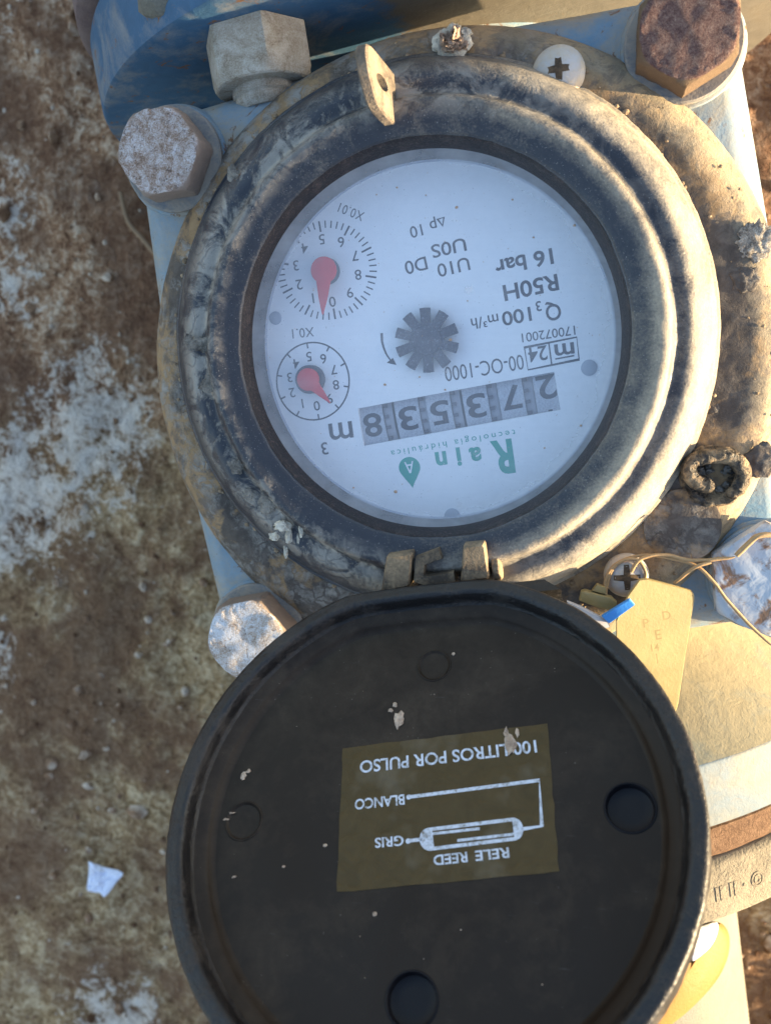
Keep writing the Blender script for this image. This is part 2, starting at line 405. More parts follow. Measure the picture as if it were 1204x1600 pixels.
def mat_lid():
    n = NB('black_lid_plastic')
    a = n.noise(.05, 6, .65, .5); b = n.noise(.25, 5, .7, .4, 6); g = n.noise(1.8, 2, .6)
    x, y, z = n.sep()
    f = n.math('ADD', a, n.math('MULTIPLY', n.math('SUBTRACT', b, .5), .45))
    f = n.math('ADD', f, n.math('MULTIPLY', y, .0022)); f = n.math('ADD', f, n.math('MULTIPLY', x, -.0016))
    f = n.math('ADD', f, n.math('MULTIPLY', n.math('SUBTRACT', g, .5), .10))
    mask = n.ramp(f, (.45, .02), (.62, .22), (.80, .55))
    col = n.mix(mask, (.0165, .0104, .0064), (.080, .060, .042))
    sp = n.ramp(n.math('ADD', g, n.math('MULTIPLY', f, .18)), (.86, 0.0), (.92, .8))
    col = n.mix(sp, col, (.30, .26, .22))
    scr = n.n.new('ShaderNodeTexNoise'); mp = n.n.new('ShaderNodeMapping'); mp.inputs['Scale'].default_value = (.05, 1.4, 1); mp.inputs['Rotation'].default_value = (0, 0, 1.0)
    n.l.new(n.co, mp.inputs[0]); n.l.new(mp.outputs[0], scr.inputs['Vector']); scr.inputs['Scale'].default_value = 1.0; scr.inputs['Detail'].default_value = 2
    sc = n.ramp(scr.outputs['Fac'], (.72, 0.0), (.78, .14))
    col = n.mix(n.math('MULTIPLY', sc, n.ramp(a, (.45, 0), (.6, 1))), col, (.20, .19, .18))
    h = n.math('ADD', n.math('MULTIPLY', b, .6), n.math('MULTIPLY', g, .2))
    return n.fin(col, n.mix(mask, n.mix(n.noise(.035, 4, .6, .8, 50), (.34,)*3, (.62,)*3), (.85,)*3), n.bump(h, .12, .8), .22)
MAT['lid'] = mat_lid()
MAT['lidclean'] = flat('smooth_black_plastic', (.0065, .0062, .0085), .5, .22, .2, .03)
MAT['lidedge'] = dusty('dusty_lid_rim', (.011, .010, .010), (.060, .048, .038), .08, .10, .38, .20, .45, spread=.12)
def mat_label():
    n = NB('olive_foil_label')
    a = n.noise(.22, 5, .65, 1.0); b = n.noise(.07, 3, .6, 0, 4)
    col = n.mix(a, (.048, .031, .009), (.100, .066, .023)); col = n.mix(n.ramp(b, (.60, 0), (.75, .35)), col, (.20, .17, .12))
    return n.fin(col, .5, n.bump(n.math('ADD', a, n.math('MULTIPLY', b, 2.0)), .55, .8), .25)
MAT['label'] = mat_label()
def mat_lprint():
    n = NB('worn_white_label_print')
    q = n.ramp(n.math('ADD', n.math('MULTIPLY', n.noise(.55, 5, .75, .5), .7), n.math('MULTIPLY', n.noise(2.0, 2, .6, 0, 4), .3)), (.36, (.20, .17, .13)), (.46, (.50, .52, .56)), (.56, (.64, .67, .74)))
    return n.fin(q, .6, None, .2)
MAT['white'] = mat_lprint()
def mat_tag():
    n = NB('yellowed_plastic_tag')
    a = n.noise(.12, 5, .6, .5); g = n.noise(1.2, 2, .6)
    col = n.mix(a, (.22, .165, .066), (.39, .30, .13)); col = n.mix(n.ramp(n.noise(.4, 4, .7, 0, 9), (.60, 0), (.72, .4)), col, (.25, .21, .13))
    n.fin(col, .5, n.bump(g, .08), .35)
    n.bsdf.inputs['Transmission Weight'].default_value = 0.0
    n.bsdf.inputs['Subsurface Weight'].default_value = .25; n.bsdf.inputs['Subsurface Radius'].default_value = (.004, .003, .0015)
    return n.m
MAT['tag'] = mat_tag()
MAT['blueclip'] = flat('blue_seal_plastic', (.05, .26, .68), .35, .5, .2, .1)
MAT['wire'] = flat('dusty_sealing_wire', (.38, .24, .11), .5, .5, .25, .08)
MAT['rustgasket'] = mat_crusted('rusty_gasket', [(.060, .030, .015), (.105, .056, .030), (.15, .085, .048), (.18, .115, .07)], .35, (.055, .028, .015))
MAT['tanflange'] = dusty('tan_dusty_iron', (.095, .080, .058), (.19, .162, .115), .55, .1, .8, .3)
MAT['purple'] = dusty('primed_pipe', (.12, .085, .085), (.20, .15, .13), .3, .06, .75, .2)
MAT['cream'] = dusty('cream_painted_pipe', (.105, .102, .084), (.18, .165, .125), .5, .08, .6, .2)
MAT['yellow'] = dusty('ochre_painted_collar', (.25, .108, .006), (.19, .115, .026), .30, .05, .5, .15, spread=.2)
MAT['whitegloss'] = flat('white_pipe_paint', (.62, .63, .65), .35, .5, .03)
def mat_ground():
    n = NB('stained_earth_and_concrete')
    a = n.noise(.012, 6, .62, .5); b = n.noise(.05, 6, .68, .6, 5); c = n.noise(.17, 5, .7, .4, 9); g = n.noise(.8, 3, .7); d = n.noise(.36, 3, .7, .3, 17)
    tex = n.math('ADD', n.math('ADD', n.math('MULTIPLY', b, .30), n.math('MULTIPLY', c, .38)), n.math('MULTIPLY', d, .36))
    brown = n.ramp(tex, (.37, (.050, .021, .011)), (.45, (.20, .098, .052)), (.52, (.40, .235, .132)), (.61, (.70, .53, .37)))
    olive = n.ramp(tex, (.37, (.060, .033, .014)), (.45, (.24, .148, .070)), (.52, (.42, .28, .145)), (.61, (.68, .52, .32)))
    x, y, z = n.sep()
    lo = n.ramp(n.math('ADD', n.math('MULTIPLY', y, -.004), n.math('MULTIPLY', n.math('SUBTRACT', a, .5), 1.2)), (.05, 0.0), (.35, 1.0))
    col = n.mix(lo, brown, olive)
    st = n.ramp(n.math('ADD', n.noise(.016, 5, .6, .5, 70), n.math('MULTIPLY', n.math('SUBTRACT', b, .5), .25)), (.44, 1.0), (.60, 0.0))
    col = n.mix(n.math('MULTIPLY', st, .8), col, n.mix(tex, (.055, .024, .013), (.28, .15, .088)))
    best = None
    for (px, r) in (((15, 470), 34), ((170, 670), 46), ((60, 770), 50), ((40, 1010), 24), ((200, 1560), 38), ((20, 330), 30), ((60, 40), 22)):
        q = P(px, -190)
        v = n.n.new('ShaderNodeVectorMath'); v.operation = 'DISTANCE'; n.l.new(n.co, v.inputs[0]); v.inputs[1].default_value = (q[0], q[1], 0)
        k = n.math('SUBTRACT', 1.0, n.math('DIVIDE', v.outputs['Value'], r*1.42))
        best = k if best is None else n.math('MAXIMUM', best, k)
    wf = n.math('ADD', n.math('MULTIPLY', best, .40), n.math('ADD', n.math('MULTIPLY', b, .65), n.math('MULTIPLY', c, .40)))
    white = n.ramp(n.math('ADD', wf, n.math('MULTIPLY', n.math('SUBTRACT', d, .5), .30)), (.68, 0.0), (.75, .65), (.83, 1.0))
    col = n.mix(white, col, n.mix(c, (.46, .36, .27), (.92, .83, .72)))
    h = n.math('ADD', n.math('MULTIPLY', b, 1.0), n.math('MULTIPLY', c, .6)); h = n.math('ADD', h, n.math('MULTIPLY', g, .15))
    return n.fin(col, .95, n.bump(n.math('ADD', h, n.math('MULTIPLY', d, .5)), 5.0, 1.0), .15)
MAT['ground'] = mat_ground()
MAT['paper'] = flat('white_scrap', (.72, .76, .88), .8, .2, .05)
MAT['straw'] = flat('dry_straw', (.30, .20, .12), .8, .2, .2)
MAT['char'] = dusty('charred_seal_resin', (.012, .010, .009), (.36, .25, .14), .26, .5, .35, .5, .5)
MAT['clinker'] = flat('clear_seal_resin', (.16, .14, .115), .3, .6, .5, .5, .5)
MAT['clinker2'] = mat_crusted('crusted_seal_resin', [(.05, .045, .042), (.20, .17, .14), (.42, .37, .30), (.60, .56, .50)], .6, (.03, .027, .025))
MAT['hinge'] = dusty('dusty_hinge_plastic', (.045, .034, .024), (.26, .19, .115), .35, .12, .6, .2)

# ------------------------------------------------------------------ GROUND
up = (TILT.to_3x3().inverted() @ Vector((0, 0, 1)))
g0 = P((300, 800), -170)
def ground_z(x, y):
    # a bank with the slope of the meter near it, level ground farther off
    d = math.hypot(x+100, y+80); t = min(1.0, 900.0/max(d, 1.0))
    xs, ys = -100+(x+100)*t, -80+(y+80)*t
    return g0[2] - (up[0]*(x-xs)+up[1]*(y-ys))/up[2]
gb = B()
def axis(c, half):
    dense = np.arange(-half, half+1, 3.2)
    far = np.array([half+8, half+20, half+45, half+100, half+240, half+600, half+1600, half+4500, half+15000.])
    return c+np.concatenate([-far[::-1], dense, far])
gx = axis(-150, 270); gy = axis(-80, 400)
vs = []
for yy in gy:
    for xx in gx:
        d = max(abs(xx+150)-270, abs(yy+80)-400, 0)
        q = Vector((xx, yy, 0))
        h = (mnoise.noise(q*.012)*5+mnoise.noise(q*.04)*3.0+mnoise.noise(q*.11)*1.6+mnoise.noise(q*.25)*.8) if d < 200 else 0
        vs.append((xx, yy, ground_z(xx, yy)+h))
nx_ = len(gx); fs = [(j*nx_+i, j*nx_+i+1, (j+1)*nx_+i+1, (j+1)*nx_+i) for j in range(len(gy)-1) for i in range(nx_-1)]
gb.add(vs, fs)
emit('ground', gb, MAT['ground'], origin=(0, 0, -190), smooth=180, kind='structure')

# ------------------------------------------------------------------ WATER METER
METER = thing('water_meter', 'round dial water meter with its black lid hanging open, bolted on a blue iron body', 'water meter', (M0[0], M0[1], -105))

# body: bolted cover flange (hull of a disc and four bosses) + chamber + neck
BOLTS = {k: m2p(v) for k, v in dict(tl=(-69.3, 69.2, 0), tr=(69.3, 69.2, 0), bl=(-69.3, -69.2, 0), br=(75.5, -69.0, 0)).items()}
def hull_radius(a, big=90.0, boss=17.5, bd=98.0):
    r = big
    best = 0
    d = np.array([math.cos(a), math.sin(a)])
    # support-free: radial distance of the union, smoothed with tangents of the hull
    pts = []
    return r
from itertools import chain
def convex(pts):
    pts = sorted(map(tuple, pts))
    def half(p):
        h = []
        for q in p:
            while len(h) >= 2 and (h[-1][0]-h[-2][0])*(q[1]-h[-2][1])-(h[-1][1]-h[-2][1])*(q[0]-h[-2][0]) <= 0: h.pop()
            h.append(q)
        return h
    a = half(pts); b = half(pts[::-1]); return a[:-1]+b[:-1]
circ = lambda c, r, n: [(c[0]+r*math.cos(2*math.pi*i/n), c[1]+r*math.sin(2*math.pi*i/n)) for i in range(n)]
hp = circ((0, 0), 89.0, 120)
for sx in (-1, 1):
    for sy in (-1, 1): hp += circ((sx*69.3, sy*69.2), 15.5, 60)
hullp = np.array(convex(hp))
# resample by angle
ang = np.arctan2(hullp[:, 1], hullp[:, 0]); o_ = np.argsort(ang); ang = ang[o_]; rad = np.hypot(hullp[:, 0], hullp[:, 1])[o_]
AA = np.linspace(-math.pi, math.pi, 240, endpoint=False)
def hull_r(a):
    # intersect ray with hull polygon
    d = np.array([math.cos(a), math.sin(a)]); n = len(hullp); best = 0
    for i in range(n):
        p = hullp[i]; q = hullp[(i+1) % n]; e = q-p; den = d[0]*e[1]-d[1]*e[0]
        if abs(den) < 1e-9: continue
        t = (p[0]*e[1]-p[1]*e[0])/den; u = (p[0]*d[1]-p[1]*d[0])/den
        if t > 0 and -1e-6 <= u <= 1+1e-6: best = max(best, t)
    return best
HR = np.array([hull_r(a) for a in AA])
bb = B()
def hring(dr, z, k=1.0):
    return [m2p(((r+dr)*k*math.cos(a), (r+dr)*k*math.sin(a), z)) for a, r in zip(AA, HR)]
def mixring(r1, t, z):
    return [m2p(((r*(1-t)+r1*t)*math.cos(a), (r*(1-t)+r1*t)*math.sin(a), z)) for a, r in zip(AA, HR)]
bb.rings([hring(-26, -12.4), hring(-9.5, -12.6), hring(-6, -13.6), hring(-2.5, -17.5), hring(0, -24), hring(1, -38), hring(-2, -40),
          mixring(70, .9, -44), mixring(66, 1, -60), mixring(62, 1, -105)], cap0=True)
# flow chamber along the pipe axis
AX, AY, AZ = MR @ np.array([1., 0, 0]), MR @ np.array([0, 1., 0]), np.array([0, 0, 1.])
PC = m2p((0, 0, -105.0))
def pipe_lathe(b, prof, n=96, **k):   # profile (r, y') round the pipe axis
    b.lathe(PC, prof, n, ex=AX, ey=AZ, ez=AY, **k)
pipe_lathe(bb, [(56, -114), (58, -100), (64, -80), (70, -55), (72, -20), (72, 20), (70, 55), (64, 80), (58, 92), (56, 101)])
emit('body', bb, MAT['body'], METER, smooth=40)
# bosses under the bolts
for i, (k, c) in enumerate(BOLTS.items()):
    b = B(); b.lathe((c[0], c[1], 0), [(0.1, -11.2), (13.6, -11.2), (15.0, -11.9), (15.8, -13.6), (16.6, -24), (17.0, -39)], 48)
    emit('bolt_boss', b, MAT['body'], METER, origin=(c[0], c[1], -12))
# flanges
fl = B(); pipe_lathe(fl, [(50, 100), (118.2, 100), (119.6, 100.8), (120, 102.2), (120, 121.5), (119.4, 123.2), (118, 124), (50, 124)], 160)
FL1 = emit('flange', fl, MAT['flange'], METER, smooth=40)
fl = B(); pipe_lathe(fl, [(50, -134), (118, -134), (119.3, -133.4), (120, -132.4), (120, -116.0), (119.9, -115.4), (119.6, -115.1), (50, -115.1)], 160)
FL2 = emit('flange', fl, MAT['outlet'], METER, smooth=40)
fl = B(); pipe_lathe(fl, [(119.8, -115.15), (118.5, -114.2), (112, -109.5), (98, -98.5), (84, -87), (76, -78), (72, -66), (71, -50)], 160)
emit('outlet_neck', fl, MAT['neck'], METER, smooth=60)
# fillet web between chamber and flange (curved neck)
# nut + stud end on the upstream flange
def hexring(c, r, ax, ay, rot=0.0):
    return [c + ax*r*math.cos(rot+math.pi/3*i) + ay*r*math.sin(rot+math.pi/3*i) for i in range(6)]
def hexhead(b, c, r, h, ax, ay, az, rot=0.0, cham=1.2):
    # hexagon with the round chamfer of a bolt head: 48-gon blended
    n = 72
    def ring(z, rmax):
        row = []
        for i in range(n):
            a = 2*math.pi*i/n; w_ = (a-rot) % (math.pi/3)-math.pi/6
            rr = min(r*math.cos(math.pi/6)/math.cos(w_), rmax); row.append(c+ax*rr*math.cos(a)+ay*rr*math.sin(a)+az*z)
        return row
    fr = r*math.cos(math.pi/6)
    b.rings([ring(0, r), ring(h*.33, r), ring(h*.6, r), ring(h-cham*1.1, r), ring(h-cham*.7, r*.965), ring(h-cham*.35, r*.925), ring(h-cham*.08, r*.88), ring(h, r*.84), ring(h, r*.76), ring(h, r*.68), ring(h, r*.59), ring(h, r*.5), ring(h, r*.34), ring(h, r*.18), ring(h, .3)], cap0=True, cap1=True)
def flange_nut(xz, yface, sign, parent, mat, rot=0.2, r=15.2, h=15, stud=5.5):
    c = m2p((xz[0], yface, xz[1])); az = AY*sign
    b = B(); hexhead(b, c, r, h, AX, AZ, az, rot, 4.6)
    n_ = emit('flange_nut', b, mat, parent, origin=c, smooth=28)
    s = B(); s.lathe(c, [(9.0, h-1), (9.0, h+stud*.35), (8.4, h+stud*.45), (8.6, h+stud*.6), (8.4, h+stud-1.4), (7.0, h+stud), (0.1, h+stud-.3)], 36, ex=AX, ey=AZ, ez=az)
    emit('stud_end', s, MAT['nut'], n_, origin=c)
    return n_
nutpos = P((402, 32), -24)
nl = MR.T @ (nutpos-M0)
flange_nut((nl[0], -105+math.sqrt(96**2-nl[0]**2)), 99.9, -1, FL1, MAT['nut'], rot=.06)
a0 = math.atan2(math.sqrt(96**2-nl[0]**2), nl[0])
for k in (7, 6):
    a = a0-k*math.pi/4
    flange_nut((96*math.cos(a), -105+96*math.sin(a)), 99.9, -1, FL1, MAT['nut'], rot=.55+k)

# cover plate
pprof = [(58, -6.2)]+[(r, -6.2) for r in np.arange(62, 78.5, .9)]+[(79.2, -6.3), (80.2, -6.5), (81.2, -6.8), (82.2, -7.2), (83.2, -7.6), (84.2, -8.2), (85.2, -9.0), (86.0, -9.8), (86.8, -10.6), (87.3, -11.2), (88.0, -12.3), (88.0, -13.4), (60, -13.4)]
def prough(p, a):
    q = Vector(p); k = .32*mnoise.noise(q*.11)+.22*max(mnoise.noise(q*.30+Vector((9, 2, 0))), -.15)+.13*mnoise.noise(q*.75)+.06*mnoise.noise(q*1.6)
    return np.array([0, 0, k])
pb2 = B(); pb2.lathe((M0[0], M0[1], 0), pprof, 420, wob=prough)
CP = emit('cover_plate', pb2, MAT['plate'], METER, origin=(M0[0], M0[1], -10), smooth=180)

# bolts through the cover flange
def make_bolt(c, mat, washer, rot, h=10.0, r=13.2, rough=1.0):
    base = np.array([c[0], c[1], -11.1])
    b = B(); hexhead(b, base+np.array([0, 0, 2.4]), r, h, np.array([1., 0, 0]), np.array([0, 1., 0]), np.array([0, 0, 1.]), rot, 2.1)
    # uneven scale on the head
    for i, v in enumerate(b.v):
        q = Vector(v); e_ = min(1, max(0, (math.hypot(v[0]-c[0], v[1]-c[1])/r-.55)/.25)); k = rough*(mnoise.noise(q*.22)*.30+e_*(mnoise.noise(q*.7)*.24+mnoise.noise(q*1.6)*.12))
        b.v[i] = (v[0]+k, v[1]+k*.6, v[2]+k)
    top = base+np.array([0, 0, 2.4+h])
    o = emit('bolt', b, mat, METER, origin=top, smooth=28)
    wv = B(); wv.lathe(base, [(7, .0), (14.3, .0), (14.5, .5), (14.5, 1.8), (14.0, 2.3), (7, 2.3)], 64)
    emit('washer', wv, washer, o, origin=base)
    return o
make_bolt(BOLTS['tl'], MAT['bolt'], MAT['washer'], .12, 9.6, 12.7, 1.3)['label'] = 'bolt head under pale grey scale'
make_bolt(BOLTS['tr'], MAT['boltd'], MAT['washer'], .52, 10.5)['label'] = 'dark purplish rusted bolt head'
make_bolt(BOLTS['bl'], MAT['boltw'], MAT['washer'], .22)['label'] = 'bolt head crusted white'
make_bolt(BOLTS['br'], MAT['boltp'], MAT['body'], .62, 4.6, 15.8, .7)['label'] = 'bolt head painted pale blue with rust spots'

# dial collar (black plastic ring with two rounded rims)
prof = [(51.4, 5.5), (51.7, 6.1), (52.3, 6.45), (53.6, 6.95), (55.6, 7.55), (57.6, 7.95), (59.2, 7.9), (60.3, 7.2), (60.9, 6.0), (61.3, 4.9), (62.1, 4.0), (63.2, 3.85), (64.5, 4.05), (65.8, 4.0), (67.3, 3.45), (69.1, 2.2), (70.9, .0), (72.2, -2.4), (72.9, -4.4), (73.3, -5.0), (74.0, -5.4), (74.4, -6.4)]
prof = [tuple(p) for p in spline(prof, 3)]
def skew(p):
    k = .030*min(max((p[2]+6.4)/11, 0), 1.1); return np.array([0, 0, k*(p[0]-DC[0])])
cb = B(); cb.lathe(DC, prof, 360, wob=lambda p, a: skew(p)+np.array([math.cos(a), math.sin(a), 1.2])*(.18*mnoise.noise(Vector(p*.09))+.11*mnoise.noise(Vector(p*.35))+.06*mnoise.noise(Vector(p*.9))))
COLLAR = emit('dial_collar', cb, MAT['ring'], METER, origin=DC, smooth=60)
bz = B(); bz.lathe(DC, [(48.5, -10.5), (48.7, -5), (49.8, 1.0), (50.9, 4.8), (51.42, 5.55)], 192, wob=lambda p, a: skew(p))
emit('bezel_wall', bz, MAT['bezel'], COLLAR, origin=DC)

# loop tab on the collar (for the padlock of the lid)
tb = B()
pA = P((606, 118), 4.0); pB_ = P((613, 199), 4.2)                   # foot of the tab
along = (pB_-pA); along[2] = 0; L_ = np.linalg.norm(along); along /= L_
side = np.array([along[1], -along[0], 0]); 
if side[0] < 0: side = -side
lean = np.array([0, 0, 1.0])*math.cos(R_(5))-side*math.sin(R_(5))
nrm = np.cross(along, lean); nrm /= np.linalg.norm(nrm)
if nrm[0] < 0: nrm = -nrm
HT = 23.0
out2 = spline([(-.3, -2), (-.6, 5), (-.9, HT-3.2), (.6, HT-.5), (3.0, HT), (L_*.62, HT-2.2), (L_*.95, HT-7.5), (L_+.2, 3), (L_, -2)], 4)
out2 = out2 + [np.array(((1-t)*L_, -2.0)) for t in (.25, .5, .75)]
hole = [(L_*.42+1.9*math.cos(a), HT*.52+3.5*math.sin(a)) for a in np.linspace(0, 2*math.pi, len(out2), endpoint=False)]
# align the two loops by angle
cen = np.array([L_*.42, HT*.52])
oa = [math.atan2(p[1]-cen[1], p[0]-cen[0]) for p in out2]
hole = [(cen[0]+1.7*math.cos(a), cen[1]+4.8*math.sin(a)) for a in oa]
to3 = lambda p, t: pA + along*p[0] + lean*p[1] + nrm*t
rg = [[to3(p, t) for p in L] for L, t in ((hole, 1.5), (out2, 1.1), (out2, -1.1), (hole, -1.5), (hole, 1.5))]
rg = [[to3(p, 1.5) for p in hole], [to3(cen+(np.array(p)-cen)*.95, 1.5) for p in out2], [to3(p, 1.0) for p in out2], [to3(p, -1.0) for p in out2],
      [to3(cen+(np.array(p)-cen)*.95, -1.5) for p in out2], [to3(p, -1.5) for p in hole], [to3(p, 1.5) for p in hole]]
tb.rings(rg)
emit('lock_tab', tb, dusty('dusty_tab_plastic', (.04, .032, .026), (.20, .155, .11), .45, .15, .6, .25), COLLAR, smooth=35)

def filled(loops):
    cu = bpy.data.curves.new('tmp', 'CURVE'); cu.dimensions = '2D'; cu.fill_mode = 'FRONT'
    for lp in loops:
        s = cu.splines.new('POLY'); s.points.add(len(lp)-1)
        for q, p in zip(s.points, lp): q.co = (p[0], p[1], 0, 1)
        s.use_cyclic_u = True
    return curve_mesh(cu)
def curve_mesh(cu):
    ob = bpy.data.objects.new('tmp', cu); COL.objects.link(ob)
    dg = bpy.context.evaluated_depsgraph_get(); me = ob.evaluated_get(dg).to_mesh()
    v = [tuple(q.co) for q in me.vertices]; f = [tuple(p.vertices) for p in me.polygons]
    bpy.data.objects.remove(ob); bpy.data.curves.remove(cu)
    return v, f

# ------------------------------------------------------------------ dial
ZD = -9.0
DIAL_O = DC+np.array([0, 0, ZD])
win = [P(p, ZD)[:2] for p in ((559, 638.3), (865, 581), (875, 640.3), (568, 697))]
def text2d(s, bold=0.0, spacing=1.0):
    cu = bpy.data.curves.new('tmp', 'FONT'); cu.body = s; cu.size = 1.0; cu.resolution_u = 4
    cu.offset = bold; cu.space_character = spacing
    v, f = curve_mesh(cu)
    return np.array(v)[:, :2], f
CAPH = None
_v, _f = text2d('H'); CAPH = _v[:, 1].max()-_v[:, 1].min()
def prt(b, v2, f, zoff=.05, plane=None):
    """add flat print to b; v2 in plate mm (dial) or mapped by plane()"""
    if plane: b.add([plane(p, zoff) for p in v2], f)
    else: b.add([(p[0], p[1], ZD+zoff) for p in v2], f)
def local_axes(px, ang_deg, pl):
    a = R_(ang_deg); d = np.array([math.cos(a), -math.sin(a)])*4; u = np.array([-math.sin(a), -math.cos(a)])*4
    px = np.array(px, float)
    ex = (pl(px+d)-pl(px-d))/8; ey = (pl(px+u)-pl(px-u))/8
    e1 = ex/np.linalg.norm(ex); e2 = np.array([-e1[1], e1[0]])
    return pl(px), e1*np.linalg.norm(ex), e2*np.linalg.norm(ey)
pl_dial = lambda px: P(px, ZD)[:2]
def put_text(b, s, px, ang, cap, width=None, bold=0.0, spacing=1.0, pl=pl_dial, plane=None, zoff=.05, sx=None, skew=0):
    v, f = text2d(s, bold, spacing)
    lo, hi = v.min(0), v.max(0); v = v-(lo+hi)/2
    k = cap/CAPH; kx = k if width is None else width/(hi[0]-lo[0])
    o, ex, ey = local_axes(px, ang, pl)
    q = o + np.outer(v[:, 0]*kx, ex)+np.outer(v[:, 1]*k, ey)
    prt(b, q, f, zoff, plane)
def strip(b, pts, w, closed=False, zoff=.05, plane=None, z=None):
    """stroke of width w along 2-D points"""
    pts = [np.asarray(p, float) for p in pts]; n = len(pts); L = []; R2 = []
    for i in range(n):
        a = pts[(i-1) % n] if closed or i > 0 else pts[i]; c = pts[(i+1) % n] if closed or i < n-1 else pts[i]
        t = c-a; t /= np.linalg.norm(t)+1e-9; nn = np.array([-t[1], t[0]])
        m = 1.0
        if (closed or 0 < i < n-1):
            t1 = pts[i]-a; t1 /= np.linalg.norm(t1)+1e-9; m = 1/max(abs(nn @ np.array([-t1[1], t1[0]])), .5)
        L.append(pts[i]+nn*w/2*m); R2.append(pts[i]-nn*w/2*m)
    f = [(i, (i+1) % n, n+(i+1) % n, n+i) for i in range(n if closed else n-1)]
    prt(b, L+R2, f, zoff, plane)

DIAL = emit('dial_face', (lambda b: (b.add([(p[0], p[1], ZD) for p in filled_v[0]], filled_v[1]), b)[1])(B()), MAT['dial'], METER, origin=DIAL_O, smooth=0) if False else None
fv, ff = filled([circ(DC, 48.6, 160), win])
db = B(); db.add([(p[0], p[1], ZD) for p in fv], ff)
# reveal of the counter window, and skirt of the dial
wv3 = [np.array([p[0], p[1], ZD]) for p in win]
db.rings([wv3, [p-np.array([0, 0, 2.6]) for p in wv3]])
DIAL = emit('dial_face', db, MAT['dial'], METER, origin=DIAL_O, smooth=0)
# frosted strip of the lens rim just above the dial
le = B(); le.lathe(DC, [(48.5, -8.1), (48.0, -8.7), (48.1, -8.95), (48.5, -8.95)], 160)
emit('lens_rim', le, MAT['lens_edge'], DIAL, origin=DIAL_O)

pk = B()
# large sub-dial x0.01
def polar(c, r, deg): return np.array([c[0]+r*math.cos(R_(deg)), c[1]-r*math.sin(R_(deg))])
C1 = (511.0, 422.2)
for i in range(50):
    a = -80.5-7.2*i; mj = i % 5 == 0
    p, q = polar(C1, 77.6, a), polar(C1, 77.6-(17 if mj else 11.5), a)
    strip(pk, [pl_dial(p), pl_dial(q)], .50 if mj else .36)
for k in range(10):
    put_text(pk, str(k), polar(C1, 49 if k not in (0, 9) else 50, -80.5-36*k), 189, 15.5, bold=.004)
put_text(pk, 'X0.01', (548.5, 331.5), 158, 14.5, width=41, spacing=1.1)
# small sub-dial x0.1
C2 = (488.9, 595.6)
strip(pk, [pl_dial((C2[0]+56.5*math.cos(t), C2[1]-60.5*math.sin(t))) for t in np.linspace(0, 2*math.pi, 90, endpoint=False)], .42, True)
for k in range(10):
    a = -80.5-36*k
    p = np.array([C2[0]+56.5*math.cos(R_(a)), C2[1]-60.5*math.sin(R_(a))]); q = np.array([C2[0]+48.5*math.cos(R_(a)), C2[1]-52*math.sin(R_(a))])
    strip(pk, [pl_dial(p), pl_dial(q)], .42)
    put_text(pk, str(k), (C2[0]+36.5*math.cos(R_(a)), C2[1]-39*math.sin(R_(a))), 189, 14.5, bold=.004)
put_text(pk, 'X0.1', (473.5, 520), 186, 14.5, width=34, spacing=1.05)
put_text(pk, 'm', (532.5, 673), 187, 37, width=37, bold=.012)
put_text(pk, '3', (507.2, 700.8), 189, 18.5, bold=.008)
put_text(pk, 'p 10', (660.5, 355.5), 195.5, 17.5, width=43, bold=.006)
o_, e1_, e2_ = local_axes((689.5, 346.5), 197, pl_dial)
strip(pk, [o_+e1_*x+e2_*y for x, y in ((-5.2, -5.5), (5.2, -5.5), (0, 6.5))], .36, True)
put_text(pk, 'U0S', (700.5, 387.5), 193, 20, width=55, bold=.010)
put_text(pk, 'U10', (708, 417.5), 194, 20, width=51, bold=.008)
put_text(pk, 'D0', (649.5, 415), 195, 20, width=35, bold=.008)
put_text(pk, '16 bar', (818, 409.8), 192.5, 23, width=92, bold=.022)
put_text(pk, 'R50H', (828.5, 449.4), 192, 24, width=87, bold=.020)
put_text(pk, 'Q', (863.5, 485.5), 192, 24.5, width=24, bold=.012)
put_text(pk, '3', (840.8, 478.5), 192, 15, bold=.012)
put_text(pk, '100', (806.5, 494.5), 191, 21, width=46, bold=.016)
put_text(pk, 'm³/h', (757, 502.5), 191, 17, width=43, bold=.006)
put_text(pk, '170072001', (856, 522), 188.5, 14, width=84, bold=.002)
box = [(900.3, 526.8), (904, 561.7), (824.3, 577.9), (818.6, 543)]
strip(pk, [pl_dial(p) for p in box], .36, True)
strip(pk, [pl_dial((856.7, 535.5)), pl_dial((861.2, 569.2))], .36)
put_text(pk, '24', (839.5, 553), 189, 22, width=30, bold=.012)
put_text(pk, 'm', (881, 545.5), 188, 25, width=31, bold=.020)
strip(pk, [pl_dial((866.8, 561.0)), pl_dial((896.5, 555.6))], .40)
put_text(pk, '00-OC-1000', (755.5, 575.3), 189.3, 23, width=124, bold=-.002)
# direction arrow round the star wheel
ar = spline([(596, 520.5), (597.2, 536), (603, 552.5), (611.5, 565)], 6)
for i in range(len(ar)-1):
    t = i/(len(ar)-1)
    strip(pk, [pl_dial(ar[i]), pl_dial(ar[i+1]+(ar[i+1]-ar[i])*.15)], .75-.45*t, zoff=.05+i*.0004)
h1 = [pl_dial(p) for p in ((604.0, 566.8), (613.6, 559.2), (619.2, 570.4))]
prt(pk, h1, [(0, 1, 2)], .058)
emit('black_print', pk, MAT['print'], DIAL, origin=DIAL_O, smooth=0)
gk = B()
put_text(gk, 'R', (785, 714), 188, 49, width=34, bold=.035)
put_text(gk, 'a', (742, 709.5), 188, 28, width=18.5, bold=.035)
put_text(gk, 'i', (716.3, 713.5), 188, 28, width=7, bold=.035)
put_text(gk, 'n', (688.7, 716.3), 188, 28, width=17.5, bold=.035)
put_text(gk, 'tecnología hidráulica', (706, 691), 189.8, 9.6, width=197, spacing=1.45)
